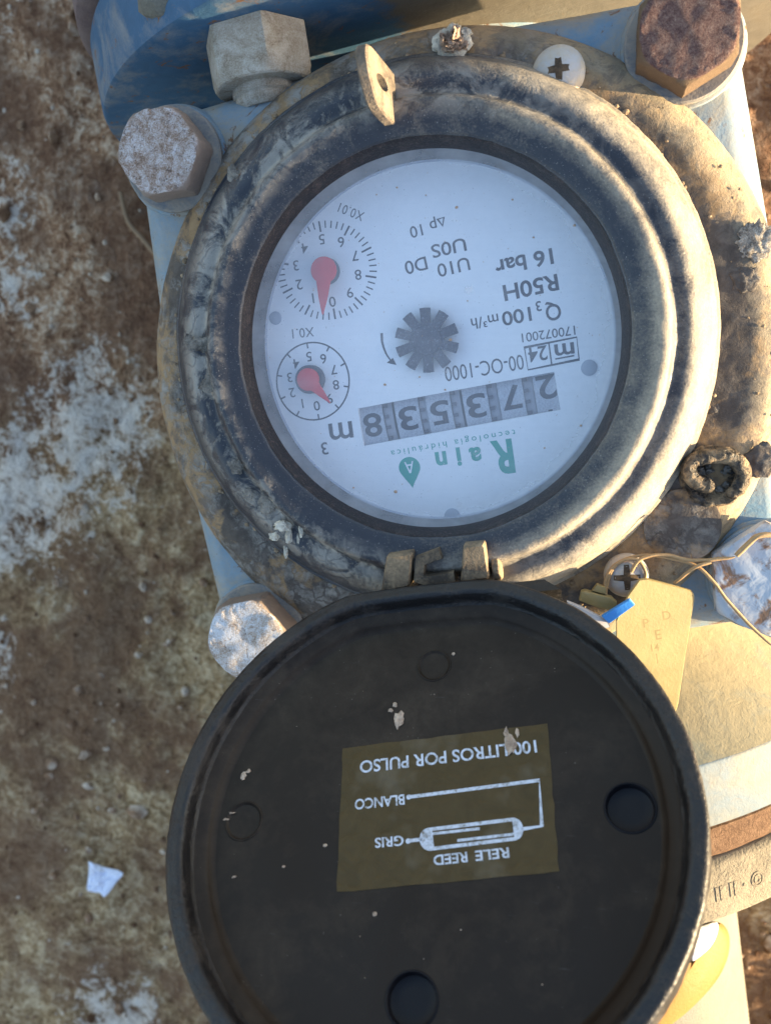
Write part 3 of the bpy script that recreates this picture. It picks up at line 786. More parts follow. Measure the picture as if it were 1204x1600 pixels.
# drop emblem
o_, e1_, e2_ = local_axes((639.5, 730.5), 188, pl_dial)
dr = [(16.6*math.cos(R_(a)), 16.6*math.sin(R_(a))) for a in range(-215, 36, 10)]
dr = [(x, y) for x, y in dr] + [(9.5, 16.5), (3.5, 25.5), (0, 32.5), (-3.5, 25.5), (-9.5, 16.5)]
dr = [o_+e1_*x+e2_*y for x, y in dr]
aV, aF = None, None
let = [(-7.2, -9.5), (-4.6, -9.5), (-3.4, -5.2), (3.4, -5.2), (4.6, -9.5), (7.2, -9.5), (1.4, 9.0), (-1.4, 9.0)]
lv, lf = filled([dr, [o_+e1_*x+e2_*y for x, y in let]])
prt(gk, np.array(lv)[:, :2], lf, .05)
trv = [o_+e1_*x+e2_*y for x, y in ((-2.5, -2.6), (2.5, -2.6), (0, 4.8))]
prt(gk, trv, [(0, 1, 2)], .052)
emit('green_print', gk, MAT['green'], DIAL, origin=DIAL_O, smooth=0)

# pointers on dark hubs
def pointer(c, tip, r, zp, hubr, w0):
    hb = B(); ch = P(c, zp)
    hb.lathe((ch[0], ch[1], 0), [(0.1, zp-.25), (hubr, zp-.25), (hubr+.1, zp-.6), (hubr+.1, ZD+.02)], 40)
    c3 = P(c, zp); t3 = P(tip, zp)
    d = (t3-c3)[:2]; L = np.linalg.norm(d); d /= L; s = np.array([-d[1], d[0]])
    a0 = math.acos(min(.98, w0/r))
    out = [c3[:2]+d*r*math.cos(t)+s*r*math.sin(t) for t in np.linspace(math.pi/2-a0*0+.0, 2*math.pi-math.pi/2, 40) ]
    al = math.asin(w0/r)
    out = [c3[:2]+d*r*math.cos(t)+s*r*math.sin(t) for t in np.linspace(al, 2*math.pi-al, 48)]
    out += [c3[:2]+d*(L*.62)-s*w0*.62, c3[:2]+d*L-s*.12, c3[:2]+d*L+s*.12, c3[:2]+d*(L*.62)+s*w0*.62]
    pb = B(); pb.prism([(*p, 0) for p in out], zp-.2, zp+.6, .25)
    o = emit('pointer', pb, MAT['red'], DIAL, origin=(c3[0], c3[1], zp), smooth=30)
    h = emit('pointer_hub', hb, MAT['hub'], DIAL, origin=(ch[0], ch[1], ZD))
    h['label'] = 'dark hub disc beneath a red pointer'
pointer((505.8, 422.0), (504.2, 491.6), 3.62, -5.3, 3.55, 2.0)
pointer((481.5, 593.0), (516.0, 629.6), 3.20, -5.3, 3.9, 1.55)
# star wheel
st = B(); cs = P((666.3, 531.8), -6.8); e1s = None
RS, RH, WB = 8.65, 4.4, 2.55
base_a = 92.9
pts = []
for k in range(10):
    a = R_(base_a+36*k); d = np.array([math.cos(a), math.sin(a)]); s = np.array([-d[1], d[0]])
    hw0, hw1 = 1.25, 1.45
    pts += [d*4.6-s*hw0, d*RS-s*hw1, d*(RS+.12), d*RS+s*hw1, d*4.6+s*hw0]
st.prism([(cs[0]+p[0], cs[1]+p[1], 0) for p in pts], -7.7, -6.4, .0)
st.lathe((cs[0], cs[1], 0), [(4.1, -8.99), (4.1, -6.2), (3.8, -6.0), (0.1, -5.9)], 40)
emit('star_wheel', st, MAT['star'], DIAL, origin=(cs[0], cs[1], ZD), smooth=25)
# rivets
for px, r in (((430.6, 497), 1.85), ((919.6, 574.6), 2.15), ((706, 806), 2.2)):
    c = P(px, ZD); rb = B(); rb.lathe((c[0], c[1], 0), [(0.05, ZD+.5), (r*.8, ZD+.45), (r, ZD+.2), (r, ZD-.2)], 28)
    emit('rivet', rb, MAT['rivet'], DIAL, origin=c)
# counter drums in the window: axis along the window, digits printed round the drum
wl_ = np.array([*(np.array(win[0])+np.array(win[3]))/2, 0]); wr_ = np.array([*(np.array(win[1])+np.array(win[2]))/2, 0])
wx = (wr_-wl_); WL = np.linalg.norm(wx); wx /= WL; wy = np.array([-wx[1], wx[0], 0])
RD = 15.5; zax = ZD-1.1-RD
cen_px = [582, 638.6, 687.8, 745, 799.5, 854.8]
def sliced(v, f, n=9):
    bm = bmesh.new(); vv = [bm.verts.new((p[0], p[1], 0)) for p in v]
    for q in f:
        try: bm.faces.new([vv[i] for i in q])
        except ValueError: pass
    for y in np.linspace(v[:, 1].min(), v[:, 1].max(), n+2)[1:-1]:
        bmesh.ops.bisect_plane(bm, geom=bm.verts[:]+bm.edges[:]+bm.faces[:], plane_co=(0, y, 0), plane_no=(0, 1, 0))
    bm.verts.index_update()
    a, b_ = np.array([w_.co[:2] for w_ in bm.verts]), [tuple(w_.index for w_ in q.verts) for q in bm.faces]
    bm.free(); return a, b_
digits = '835372'; nexts = '946483'; roll = [0.0, 0.0, .0, 0.0, .06, .16]
dcx = [float((P((x, 0), ZD)-wl_) @ wx) if False else None for x in cen_px]
def on_win(px):  # coordinate along the window of a photo pixel
    return float((P(px, ZD-1)-wl_) @ wx)
ypx = [662.5, 659, 650, 641, 628, 614]
dcx = [on_win((x, y)) for x, y in zip(cen_px, ypx)]
pitch = (dcx[-1]-dcx[0])/5
DRW = pitch*.70
def drum_pt(x, t, r=RD):   # t: arc mm, 0 at the middle, positive towards wy
    a = t/RD
    return wl_ + wx*x + wy*(r*math.sin(a)) + np.array([0, 0, zax+r*math.cos(a)])
for i, x in enumerate(dcx):
    b = B(); T = np.linspace(-9, 9, 15)
    b.rings([[drum_pt(x-DRW/2, t) for t in T], [drum_pt(x+DRW/2, t) for t in T]], closed=False)
    D = emit('counter_drum', b, MAT['drum'], DIAL, origin=wl_+wx*x+np.array([0, 0, ZD-1]), smooth=60)
    ABS[D.name] = np.asarray(ABS[D.name])
    tp = B()
    for ch, off in ((digits[i], 0.0), (nexts[i], -9.6), (str((int(digits[i])+9) % 10), 9.6)):
        v, f = text2d(ch, .016); lo, hi = v.min(0), v.max(0); v = v-(lo+hi)/2
        kk = 6.3/CAPH; kx = 5.3/(hi[0]-lo[0]) if ch != '1' else kk
        # reading direction is -wx (the dial stands on its head)
        v, f = sliced(v, f)
        tp.add([drum_pt(x-p[0]*kx*1.0, -(p[1]*kk)-off*1.0+roll[i]*9.6*-1*(-1), RD+.04) for p in v], f)
    emit('drum_digit', tp, MAT['print'], DIAL, origin=wl_+wx*x+np.array([0, 0, ZD-1]), smooth=0)
    if i > 0 or True:
        gb2 = B(); xg = x+pitch/2-.05
        gb2.rings([[drum_pt(xg-pitch*.13, t, RD-.5) for t in T], [drum_pt(xg+pitch*.13, t, RD-.5) for t in T]], closed=False)
        tb2 = B()
        for tt in (-4.6, -1.5, 1.6, 4.7):
            tb2.rings([[drum_pt(xg-pitch*.13+o1, tt+d, RD-.5+hh) for d in (-.5, .5)] for o1, hh in ((0, 0), (0, .42), (pitch*.13, .42), (pitch*.13, 0))], closed=False)
        if i < 5: emit('gear_tooth', tb2, MAT['tooth'], DIAL, origin=wl_+wx*x+np.array([0, 0, ZD-1]), smooth=0)
        if i < 5: emit('drum_gear', gb2, MAT['gear'], DIAL, origin=wl_+wx*x+np.array([0, 0, ZD-1]), smooth=60)
wb = B(); back = [wl_-wx*1+wy*6, wr_+wx*1+wy*6, wr_+wx*1-wy*6, wl_-wx*1-wy*6]
wb.add([p+np.array([0, 0, ZD-3.2]) for p in back], [(0, 1, 2, 3)])
emit('window_back', wb, MAT['gear'], DIAL, origin=DIAL_O)
# specks lying on the glass
sk = B()
spk = [(618, 768.4, .55), (713, 324, .45), (588, 304, .25), (601, 601, .4), (655, 589, .3), (703.5, 531, .5), (850, 700, .3), (907, 665, .35), (552, 762, .3), (695, 609, .3), (730, 470, .25), (833, 371, .3), (620, 293, .3), (665, 305, .25), (800, 312, .3), (897, 352, .4)]
for i, (x, y, r) in enumerate(spk):
    sk.lump(P((x, y), -.35), r, i, 7, 5, .4, (1, .8, .5))
for i in range(60):
    a = rng.uniform(0, 2*math.pi); rr = 48.5*math.sqrt(rng.uniform(0, 1)); sk.lump((DC[0]+rr*math.cos(a), DC[1]+rr*math.sin(a), -.42), rng.uniform(.07, .17), i, 5, 4, .3, (1, 1, .5))
GLASS = B(); GLASS.lathe(DC, [(0.02, -.5), (24, -.5), (49.6, -.5)], 128)
GL = emit('dial_glass', GLASS, MAT['glass'], METER, origin=DC, smooth=0)
emit('dust_speck', sk, MAT['stain'], GL, origin=DC, kind='stuff')

# ------------------------------------------------------------------ screws and seal wells on the plate
def screw(px, zc, r=6.4):
    c = P(px, zc); c[2] = -6.0
    zt = zc-c[2]
    prof2 = [(r, -.3), (r, 1.0), (r*.93, 1.9), (r*.75, 2.9), (r*.5, 3.6), (r*.25, 3.95), (.05, 4.05)]
    b = B(); b.lathe(c, prof2, 64)
    S = emit('screw', b, MAT['screw'], CP, origin=c, smooth=50)
    x = B(); w_, L = .85, 3.5
    for ax in (R_(4), R_(94)):
        d = np.array([math.cos(ax), math.sin(ax), 0]); s = np.array([-d[1], d[0], 0])
        row = []
        for t in np.linspace(-1, 1, 9):
            q = d*L*t; ww = w_*(1.15-.35*abs(t)); zz = 4.16-.062*(L*t)**2
            row.append((q, ww, zz))
        x.rings([[c+q+s*ww+np.array([0, 0, zz+(.004 if ax > 1 else 0)]) for q, ww, zz in row], [c+q-s*ww+np.array([0, 0, zz+(.004 if ax > 1 else 0)]) for q, ww, zz in row]], closed=False)
    emit('cross_recess', x, MAT['recess'], S, origin=c)
    return S
screw((872, 107), -2.0, 6.6); screw((979, 903), -2.0, 6.0)

# seal wells: burnt ring, clear resin blob, broken resin stub at the top, flat boss
c = P((1115, 745), -5); c[2] = -6.2
b = B()
def crust(p, a): return np.array([math.cos(a), math.sin(a), .8])*(1.0*mnoise.noise(Vector(p*.22))+.5*mnoise.noise(Vector(p*.6)))
b.lathe(c, [(8.3, -.5), (8.1, 1.0), (7.2, 2.2), (5.6, 1.6), (4.8, .2), (.1, .1)], 80, wob=crust)
cpx = [(1116, 757), (1105, 758), (1092, 755), (1080, 745), (1076, 729), (1090, 717), (1114, 712), (1139, 714), (1156, 727), (1160, 746), (1151, 764), (1135, 773)]
cu_ = spline([P(p, -2.6-.25*max(0, i-7)) for i, p in enumerate(cpx)], 12)
i0 = len(b.v); nt = len(cu_)
b.tube(cu_, 2.1, 18, taper=[min(1, .35+i/14)*min(1, .45+(nt-1-i)/22) for i in range(nt)])
for i in range(i0, len(b.v)):
    q = Vector(b.v[i]); k = .42*mnoise.noise(q*.45)+.26*mnoise.noise(q*1.1)+.14*mnoise.noise(q*2.3)
    b.v[i] = tuple(np.array(b.v[i])+k*np.array(mnoise.noise_vector(q*.8))*1.2+np.array([0, 0, k*.6]))
W = emit('seal_well', b, MAT['char'], CP, origin=c, smooth=60)
b = B()
for i in range(12):
    b.lump(c+np.array([rng.uniform(-4, 4), rng.uniform(-3.5, 3.5), rng.uniform(-.5, 1.2)]), rng.uniform(.7, 1.5), i, 8, 6, .7, (1, rng.uniform(.5, 1), .7))
emit('resin_chip', b, MAT['clinker'], W, origin=c, kind='stuff', smooth=20)
c2 = P((1180, 378), -5); c2[2] = -6.4
b = B(); b.lump(c2, 4.4, 5, 48, 24, .55, (1, 1, .2), 2.2)
emit('seal_well', b, MAT['clinker2'], CP, origin=c2, smooth=50)
c3 = P((707, 68), -4); c3[2] = -5.6
b = B(); r6 = np.random.default_rng(5)
for k in range(16):
    t = k/16*2*math.pi; rr6 = 3.6+r6.normal(0, .6)
    b.lump(c3+np.array([rr6*math.cos(t), rr6*.8*math.sin(t), .8]), r6.uniform(1.2, 2.0), k, 12, 8, .6, (1, 1, .8), 1.5)
emit('resin_base', b, MAT['mud'], CP, origin=c3, kind='stuff', smooth=60)
b = B()
for k, (dx, dy, hz, sx, sy) in enumerate(((-1.6, .4, 6.4, 1.1, 1.0), (.9, 1.0, 8.2, .9, 1.4), (2.1, -.6, 5.0, 1.2, .8), (-.2, -1.4, 5.2, 1.5, .7), (.2, .2, 6.0, 1.3, 1.2))):
    b.lump(c3+np.array([dx, dy, hz*.42]), 1.5, k+31, 14, 12, .9, (sx, sy, hz/2.7), 2.0)
emit('resin_stub', b, MAT['mudbrown'], CP, origin=c3, smooth=30)
c4 = P((1065, 822), -6)
b = B(); b.lathe((c4[0], c4[1], 0), [(.05, -5.5), (9.2, -5.5), (9.9, -5.8), (10.1, -6.5)], 64, wob=lambda p, a: np.array([0, 0, .2*mnoise.noise(Vector(p*.4))]))
emit('round_boss', b, MAT['plate'], CP, origin=c4)
for px, r in ((( 1163, 437), 3.4), ((1115, 640), 1.6), ((1150, 500), 1.1), ((1108, 480), 1.5), ((1190, 720), 4.2)):
    cc = P(px, -6); b = B(); b.lump((cc[0], cc[1], -6.4), r, int(r*10), 36, 20, .5, (1, 1, .17), 1.4)
    emit('dirt_lump', b, MAT['plate'], CP, origin=cc, kind='stuff', smooth=180)

# pale mud flakes on the collar
b = B(); k = 0
for px, r, z, sq in (((441, 822), 2.6, 4.2, (1, .6, .35)), ((452, 838), 1.6, 3, (.6, 1.4, .35)), ((470, 826), 1.3, 4.4, (.5, 1.5, .35)), ((477, 852), 1.9, 2.0, (.55, 1.5, .35)), ((447, 861), 1.5, .6, (.5, 1.3, .35)), ((429, 838), 1.6, 2.4, (1, .7, .35)),
                     ((466, 843), 1.0, 2.8, (.5, 1.6, .35)), ((580, 906), 1.9, 1.8, (1, .8, .35)), ((588, 915), 1.4, .0, (.6, 1, .35))):
    b.lump(P(px, z), r, k, 10, 6, .8, sq, 1.8); k += 1
emit('mud_flake', b, MAT['mud'], COLLAR, origin=DC, kind='stuff', smooth=25)
b = B()
for k in range(9):
    a = R_(rng.uniform(128, 262)); r = rng.uniform(61.5, 71.0); zz = np.interp(r, [p[0] for p in prof[24:]], [p[1] for p in prof[24:]])
    b.lump((DC[0]+r*math.cos(a), DC[1]+r*math.sin(a), zz-.15), rng.uniform(1.2, 3.2), k+40, 22, 9, .6, (rng.uniform(.6, 1), rng.uniform(.6, 1.4), .07), 1.2)
emit('mud_crust', b, MAT['mudgrey'], COLLAR, origin=DC, kind='stuff', smooth=40)

b = B()
for k in range(120):
    a = R_(rng.uniform(-70, 250)); r = 73.2+abs(rng.normal(0, 1.0)); sz = rng.uniform(.25, .8)
    b.lump((DC[0]+r*math.cos(a), DC[1]+r*math.sin(a), -6.1), sz, k+90, 10, 7, .5, (1, 1, .45), 1.3)
for k in range(60):
    a = R_(rng.uniform(-75, 110)); r = 74+11*rng.uniform(0, 1); sz = rng.uniform(.15, .5)
    q = np.array([M0[0]+r*math.cos(a), M0[1]+r*math.sin(a), -6.2 if r < 81 else -7.2])
    if np.hypot(*(q-DC)[:2]) > 74: b.lump(q, sz, k+300, 10, 7, .5, (1.2, 1, .4), 1.3)
emit('caked_grit', b, MAT['grit'], CP, origin=(M0[0], M0[1], -10), kind='stuff', smooth=180)

# ------------------------------------------------------------------ LID (open, inner face up)
LA, LT = R_(8.2), R_(45)
LO = P((690, 905), 13.0)
lex = np.array([math.cos(LA), math.sin(LA), 0]); ley = np.array([math.sin(LA)*math.cos(LT), -math.cos(LA)*math.cos(LT), math.sin(LT)]); ln = np.cross(ley, lex)
if ln[2] < 0: ln = -ln
LC = LO + lex*-5.8 + ley*59.3
LR = 61.0; FL = -7.6
def lid_flat(p, a):
    y = (p-LC) @ ley; x = (p-LC) @ lex; r = math.hypot(x, y); lim = -.945*r
    d = ley*((lim-(lim-y)*.25)-y) if y < lim else 0*ley
    return d
def lid_pt(x, y, h): return LC + lex*x + ley*y + ln*h
# a lid-axis object frame: keep mesh data in plate axes, origin at the lid centre
lp = [(55.9, -4.6), (55.0, -5.1), (53.6, -5.4), (52.9, -6.2), (52.4, FL+.3), (51.6, FL)]
lb = B()
dimples = []
for px, r in (((678, 1040), 3.9), ((984, 1262), 5.2), ((381, 1283), 4.3), ((643, 1563), 5.2)):
    q = Pplane(px, LC+ln*FL, ln)-LC; dimples.append((q @ lex, q @ ley, r))
lb.lathe(LC, lp, 240, ex=lex, ey=ley, ez=ln, wob=lid_flat)
def flat2(x, y):
    lim = -.945*math.hypot(x, y); return (x, lim-(lim-y)*.25 if y < lim else y)
fl_o = [flat2(*p) for p in circ((0, 0), 51.6, 240)]
fl_v, fl_f = filled([fl_o]+[circ((x, y), r+.25, 44) for x, y, r in dimples])
lb.add([lid_pt(p[0], p[1], FL) for p in fl_v], fl_f)
LID = emit('lid', lb, MAT['lid'], METER, origin=LC, smooth=50)
eb = B()
eb.lathe(LC, [tuple(p) for p in spline([(20, -14.6), (52, -13.4), (57, -13), (60.4, -11), (61.5, -8.5), (61.4, -4.5), (61.2, -1.2), (60.9, -.35), (60.2, -.05), (59.3, 0), (58.0, .05), (57.1, -.5), (56.7, -1.8), (56.5, -3.6), (55.9, -4.6)], 4)], 240, ex=lex, ey=ley, ez=ln,
         wob=lambda p, a: (lex*math.cos(a)+ley*math.sin(a))*(.22*mnoise.noise(Vector(p*.16))*(1 if math.cos(a) > 0 else .3)+.14*mnoise.noise(Vector(p*.8)))+lid_flat(p, a))
emit('lid_rim', eb, MAT['lidedge'], LID, origin=LC, smooth=60)
for (x, y, r) in dimples:
    d = B(); c = lid_pt(x, y, FL); dp = 1.9 if r > 5 else .35
    d.lathe(c, [(r+.55, .0), (r+.4, .22), (r+.2, .25), (r, .05), (r-.12, -.35*dp), (r-.3, -.9*dp), (r-.6, -dp), (r*.5, -dp), (.05, -dp)], 44, ex=lex, ey=ley, ez=ln)
    emit('moulding_mark', d, MAT['lidclean' if r > 5 else 'lid'], LID, origin=LC, smooth=40)
# label with print
pl_lid3 = lambda px, h=FL: Pplane(px, LC+ln*h, ln)
def pl_lid(px):
    q = pl_lid3(px)-LC; return np.array([q @ lex, q @ ley])
# flip y so that the 2-D frame is right-handed as seen from above the lid
hand = np.cross(lex, ley) @ ln
SGN = 1.0 if hand > 0 else -1.0
def pl_lid2(px):
    q = pl_lid(px); return np.array([q[0], q[1]*SGN])
def lid_plane(p, z): return lid_pt(p[0], p[1]*SGN, FL+z)
cor = [pl_lid2(p) for p in ((535, 1170), (855, 1130), (873, 1362), (525, 1395))]
lbm = B(); N = 14
def quad(u, v): return (cor[0]*(1-u)+cor[1]*u)*(1-v)+(cor[3]*(1-u)+cor[2]*u)*v
vs = []
for z in (.12, .01):
    for j in range(N+1):
        for i in range(N+1):
            p = quad(i/N, j/N); e = .45*mnoise.noise(Vector((p[0]*.45, p[1]*.45, 0)))*(1 if (i in (0, N) or j in (0, N)) else 0)
            vs.append(lid_plane(p+e, z))
n1 = (N+1)**2; fs = []
for j in range(N):
    for i in range(N):
        a = j*(N+1)+i; fs.append((a, a+1, a+N+2, a+N+1))
edge = [i for i in range(N+1)]+[j*(N+1)+N for j in range(1, N+1)]+[N*(N+1)+i for i in range(N-1, -1, -1)]+[j*(N+1) for j in range(N-1, 0, -1)]
for k in range(len(edge)):
    a, b_ = edge[k], edge[(k+1) % len(edge)]; fs.append((a, b_, b_+n1, a+n1))
lbm.add(vs, fs)
_w = lid_plane
LAB = emit('label', lbm, MAT['label'], LID, origin=LC, smooth=0)
wk = B(); kw = dict(pl=pl_lid2, plane=lid_plane, zoff=.17)
put_text(wk, '100 LITROS POR PULSO', (697.5, 1183), 186.8, 18.2, width=277, bold=.018, **kw)
put_text(wk, 'BLANCO', (593, 1253.5), 186, 15.2, width=78, bold=.022, **kw)
put_text(wk, 'GRIS', (608, 1315.5), 185, 14.6, width=45, bold=.022, **kw)
put_text(wk, 'RELE', (768.5, 1335), 186, 15.2, width=53, bold=.022, **kw)
put_text(wk, 'REED', (703.5, 1342), 186, 15.2, width=53, bold=.022, **kw)
def ls(pts, w_): strip(wk, [pl_lid2(p) for p in pts], w_, zoff=.17, plane=lid_plane)
ls([(637, 1246), (842, 1219.5), (846, 1291), (814, 1296)], .82)
def disc(px, r):
    c = pl_lid2(px); v = [c+np.array([r*math.cos(a), r*math.sin(a)]) for a in np.linspace(0, 2*math.pi, 14, endpoint=False)]
    prt(wk, v, [tuple(range(14))], .172, lid_plane)
disc((638.5, 1245.8), .6); disc((637.5, 1314.5), .6)
ls([(637, 1314.5), (660, 1311.5)], .8)
# reed capsule: outline band with two thick rounded ends, two contact blades
capL, capR = np.array((672.5, 1311.5)), np.array((800, 1296.0))
ax_ = (capR-capL)/np.linalg.norm(capR-capL); pr_ = np.array([-ax_[1], ax_[0]])
def cap(u, v): return pl_lid2(capL+ax_*u+pr_*v)
Lc = np.linalg.norm(capR-capL)
hw = 18.0
outl = [cap(-1.5+17.0*math.cos(t)*.92, hw*math.sin(t)) for t in np.linspace(math.pi/2, 1.5*math.pi, 16)]+[cap(Lc+2+15*math.cos(t), hw*math.sin(t)) for t in np.linspace(-math.pi/2, math.pi/2, 16)]
inl = [cap(4, -12.3), cap(Lc+1.5, -12.3), cap(Lc+1.5, 12.3), cap(4, 12.3)]
cv, cf = filled([outl, inl])
prt(wk, np.array(cv)[:, :2], cf, .17, lid_plane)
strip(wk, [cap(2, -8.0), cap(78, -7.2)], .62, zoff=.174, plane=lid_plane)
strip(wk, [cap(41, 7.2), cap(Lc+3, 8.0)], .62, zoff=.174, plane=lid_plane)
emit('white_print', wk, MAT['white'], LID, origin=LC, smooth=0)
# dirt splashes on the lid
mb = B()
for k, (px, r, sq) in enumerate((((624, 1123), 1.5, (.8, 1.4, .3)), ((617, 1101), .6, (1, 1, .4)), ((610, 1110), .55, (1, .8, .4)), ((797, 1163), 1.4, (1, 1.6, .3)), ((790, 1145), 1.0, (.6, 1.2, .3)), ((808, 1145), .8, (.5, 1.3, .3)),
                                 ((508, 1321), .5, (1, .7, .4)), ((443, 1354), .4, (1, .8, .3)), ((381, 1212), .7, (1, 1.2, .3)), ((388, 1205), .6, (1, 1, .3)), ((449, 1050), .45, (1, 1, .5)), ((366, 1370), .4, (1.3, .6, .3)), ((585, 1428), .4, (1, 1, .4)),
                                 ((362, 1270), .5, (1.5, .5, .3)), ((353, 1280), .5, (1.4, .6, .3)), ((708, 1022), .4, (1, 1, .5)), ((950, 1052), .5, (1, 1, .4)))):
    c = pl_lid3(px, FL+.15); i0 = len(mb.v)
    mb.lump((0, 0, 0), r, k+3, 10, 6, .9, sq, 1.8)
    for i in range(i0, len(mb.v)):
        v = mb.v[i]; mb.v[i] = tuple(c+lex*v[0]+ley*v[1]+ln*v[2])
for k in range(30):
    a = rng.uniform(0, 2*math.pi); rr = 50*math.sqrt(rng.uniform(0, 1)); x, y = rr*math.cos(a), rr*math.sin(a)
    if rng.uniform() > .25+.5*(x < 0)+.3*(y < -20): continue
    c = lid_pt(x, y, FL+.05); i0 = len(mb.v); mb.lump((0, 0, 0), rng.uniform(.06, .16), k, 5, 4, .3, (1, 1, .5))
    for i in range(i0, len(mb.v)):
        v = mb.v[i]; mb.v[i] = tuple(c+lex*v[0]+ley*v[1]+ln*v[2])
emit('dirt_splash', mb, MAT['mudbrown'], LID, origin=LC, kind='stuff')

# hinge: two knuckles, middle clip, pin
def knuckle(quad_top, ztop, zbot, flare, name='hinge_knuckle'):
    t = [P(p, ztop) for p in quad_top]; c = sum(t)/4
    b = B(); lo = []
    for p in t:
        d = p-c; q = c+d*flare; q[2] = zbot; lo.append(q)
    ins = [c+(p-c)*.86 for p in t]
    mid = [p*.88+l*.12 for p, l in zip(t, lo)]
    def dens(L):
        out = []
        for i in range(4):
            for s in (0.06, .5, .94): out.append(L[i]*(1-s)+L[(i+1) % 4]*s)
        return out
    b.rings([dens(lo), dens(mid), dens([p+np.array([0, 0, -.0]) for p in [c+(p-c)*.95 for p in t]]), dens([p+np.array([0, 0, .5]) for p in ins])], cap1=True)
    return emit(name, b, MAT['hinge'], METER, smooth=30)
knuckle([(603, 868), (645, 862), (640, 918), (594, 926)], 10.5, -4, 1.10)
knuckle([(723, 852), (757, 848), (765, 905), (718, 912)], 11.0, -4, 1.10)
b = B(); pinL, pinR = P((606, 899), 5), P((768, 885), 5)
b.tube([pinL, pinR], 1.5, 16)
b.lathe(P((775, 888), 7.0), [(0.1, 1.6), (2.6, 1.5), (3.4, .8), (3.5, -.2), (3.2, -.8)], 28, ex=AY, ey=AZ, ez=AX)
emit('hinge_pin', b, MAT['hinge'], METER, smooth=40)
b = B()
cl = [P(p, 9.0) for p in ((684, 866), (657, 876), (655, 902), (668, 906), (706, 900))]
for i in range(len(cl)-1):
    p, q = cl[i], cl[i+1]; d = q-p; d /= np.linalg.norm(d); s = np.array([-d[1], d[0], 0])*1.5
    p2, q2 = p-d*.8, q+d*.8
    zt = 10.4+.06*i
    b.rings([[p2+s, q2+s, q2-s, p2-s], [v*np.array([1, 1, 0])+np.array([0, 0, zt]) for v in (p2+s*.8, q2+s*.8, q2-s*.8, p2-s*.8)]], cap1=True)
    lo = [v*np.array([1, 1, 0])+np.array([0, 0, -1.]) for v in (p2+s, q2+s, q2-s, p2-s)]
    b.rings([lo, [p2+s, q2+s, q2-s, p2-s]])
emit('hinge_clip', b, MAT['hinge'], LID, origin=LC, smooth=30)
# hinge ear of the lid
b = B(); e0 = [LO+lex*x+ley*y+ln*h for x, y, h in ((-15, 1.2, -3.5), (26, 1.2, -3.5), (30, 5, -3), (-19, 5, -3))]
e1 = [LO+lex*x+ley*y+ln*h for x, y, h in ((-15, 1.2, -8), (26, 1.2, -8), (30, 5, -9), (-19, 5, -9))]
b.rings([e1, e0], cap0=True, cap1=True)
emit('hinge_ear', b, MAT['lidedge'], LID, origin=LC, smooth=30)

# ------------------------------------------------------------------ SEAL: wire, tag, blue seal
SW = thing('sealing_wire', 'thin tan wire looped round the lower screw and twisted off to the right', 'wire', P((1060, 880), -4))
wr = B()
loop = spline([P(p, z) for p, z in (((968, 975), -2), ((945, 925), -2), ((952, 892), -2.2), ((975, 874), -2.2), ((997, 876), -2.2), ((1008, 893), -2.4), ((1007, 905), -2.8))], 8)
wr.tube(loop, .46, 8)
s1 = spline([P(p, z) for p, z in (((985, 893), -2), ((1003, 872), -2.2), ((1040, 867), -3.0), ((1075, 875), -3.0), ((1105, 875), -2.8), ((1148, 870), -3.0))], 8)
wr.tube(s1, .50, 8, taper=[1.0]*(len(s1)-6)+[.95, .9, .85, .7, .5, .3])
s2 = spline([P(p, z) for p, z in (((944, 928), -2.2), ((960, 884), -2.4), ((1000, 868), -3.2), ((1045, 872), -3.6), ((1086, 884), -3.2), ((1110, 905), -2.6), ((1150, 955), -2.9), ((1196, 1000), -3.1), ((1240, 1028), -5))], 8)
wr.tube(s2, .46, 8)
s3 = spline([P(p, z) for p, z in (((1052, 912), -5), ((1075, 893), -3.5), ((1090, 884), -2.2), ((1110, 878), -2.6))], 6)
wr.tube(s3, .46, 8)
s4 = spline([P(p, z) for p, z in (((1150, 868), -2.6), ((1172, 846), -1.5), ((1190, 836), -1), ((1230, 838), -3))], 6)
wr.tube(s4, .75, 8)
wr.v = [tuple(np.array(v)+.16*np.array(mnoise.noise_vector(Vector(v)*.35))*np.array([1, 1, .4])) for v in wr.v]
emit('wire_strand', wr, MAT['wire'], SW, smooth=60)
TG = thing('seal_tag', 'yellowed rectangular plastic tag wired beside the lower screw, half behind the lid', 'tag', P((1030, 980), -1))
tz = lambda p: -3.5+.065*(1083-p[0])-.010*(p[1]-900)
def tagpt(p, dz=0): 
    q = P(p, tz(p)); return q+np.array([0, 0, dz])
tout = [(1003, 904), (1012, 904), (1072, 920), (1079, 923), (1083, 929), (1083, 938), (1068, 1030), (1058, 1100), (1040, 1150), (990, 1140), (960, 1080), (962, 1010), (962, 968), (980, 930), (998, 905)]
b = B(); top = [tagpt(p, .9) for p in tout]; bot = [tagpt(p, -.6) for p in tout]; c = sum(top)/len(top)
b.rings([bot, [p-np.array([0, 0, .3]) for p in top], [c+(p-c)*.985 for p in top]], cap0=True, cap1=True)
TAGB = emit('tag_plate', b, MAT['tag'], TG, smooth=40)
b = B()
def tag_text(s, px, ang, cap, width=None):
    v, f = text2d(s, .01); lo, hi = v.min(0), v.max(0); v = v-(lo+hi)/2
    k = cap/CAPH; kx = k if width is None else width/(hi[0]-lo[0]); a = R_(ang)
    for dz in (.93,):
        vv = []
        for p in v:
            x, y = p[0]*kx, p[1]*k
            q = (px[0]+x*math.cos(a)-y*math.sin(a), px[1]-x*math.sin(a)-y*math.cos(a)); vv.append(tagpt(q, dz))
        b.add(vv, f)
tag_text('P', (1008, 972), 8, 13); tag_text('D', (1040, 960), 8, 13); tag_text('E', (1027, 990), 10, 15)
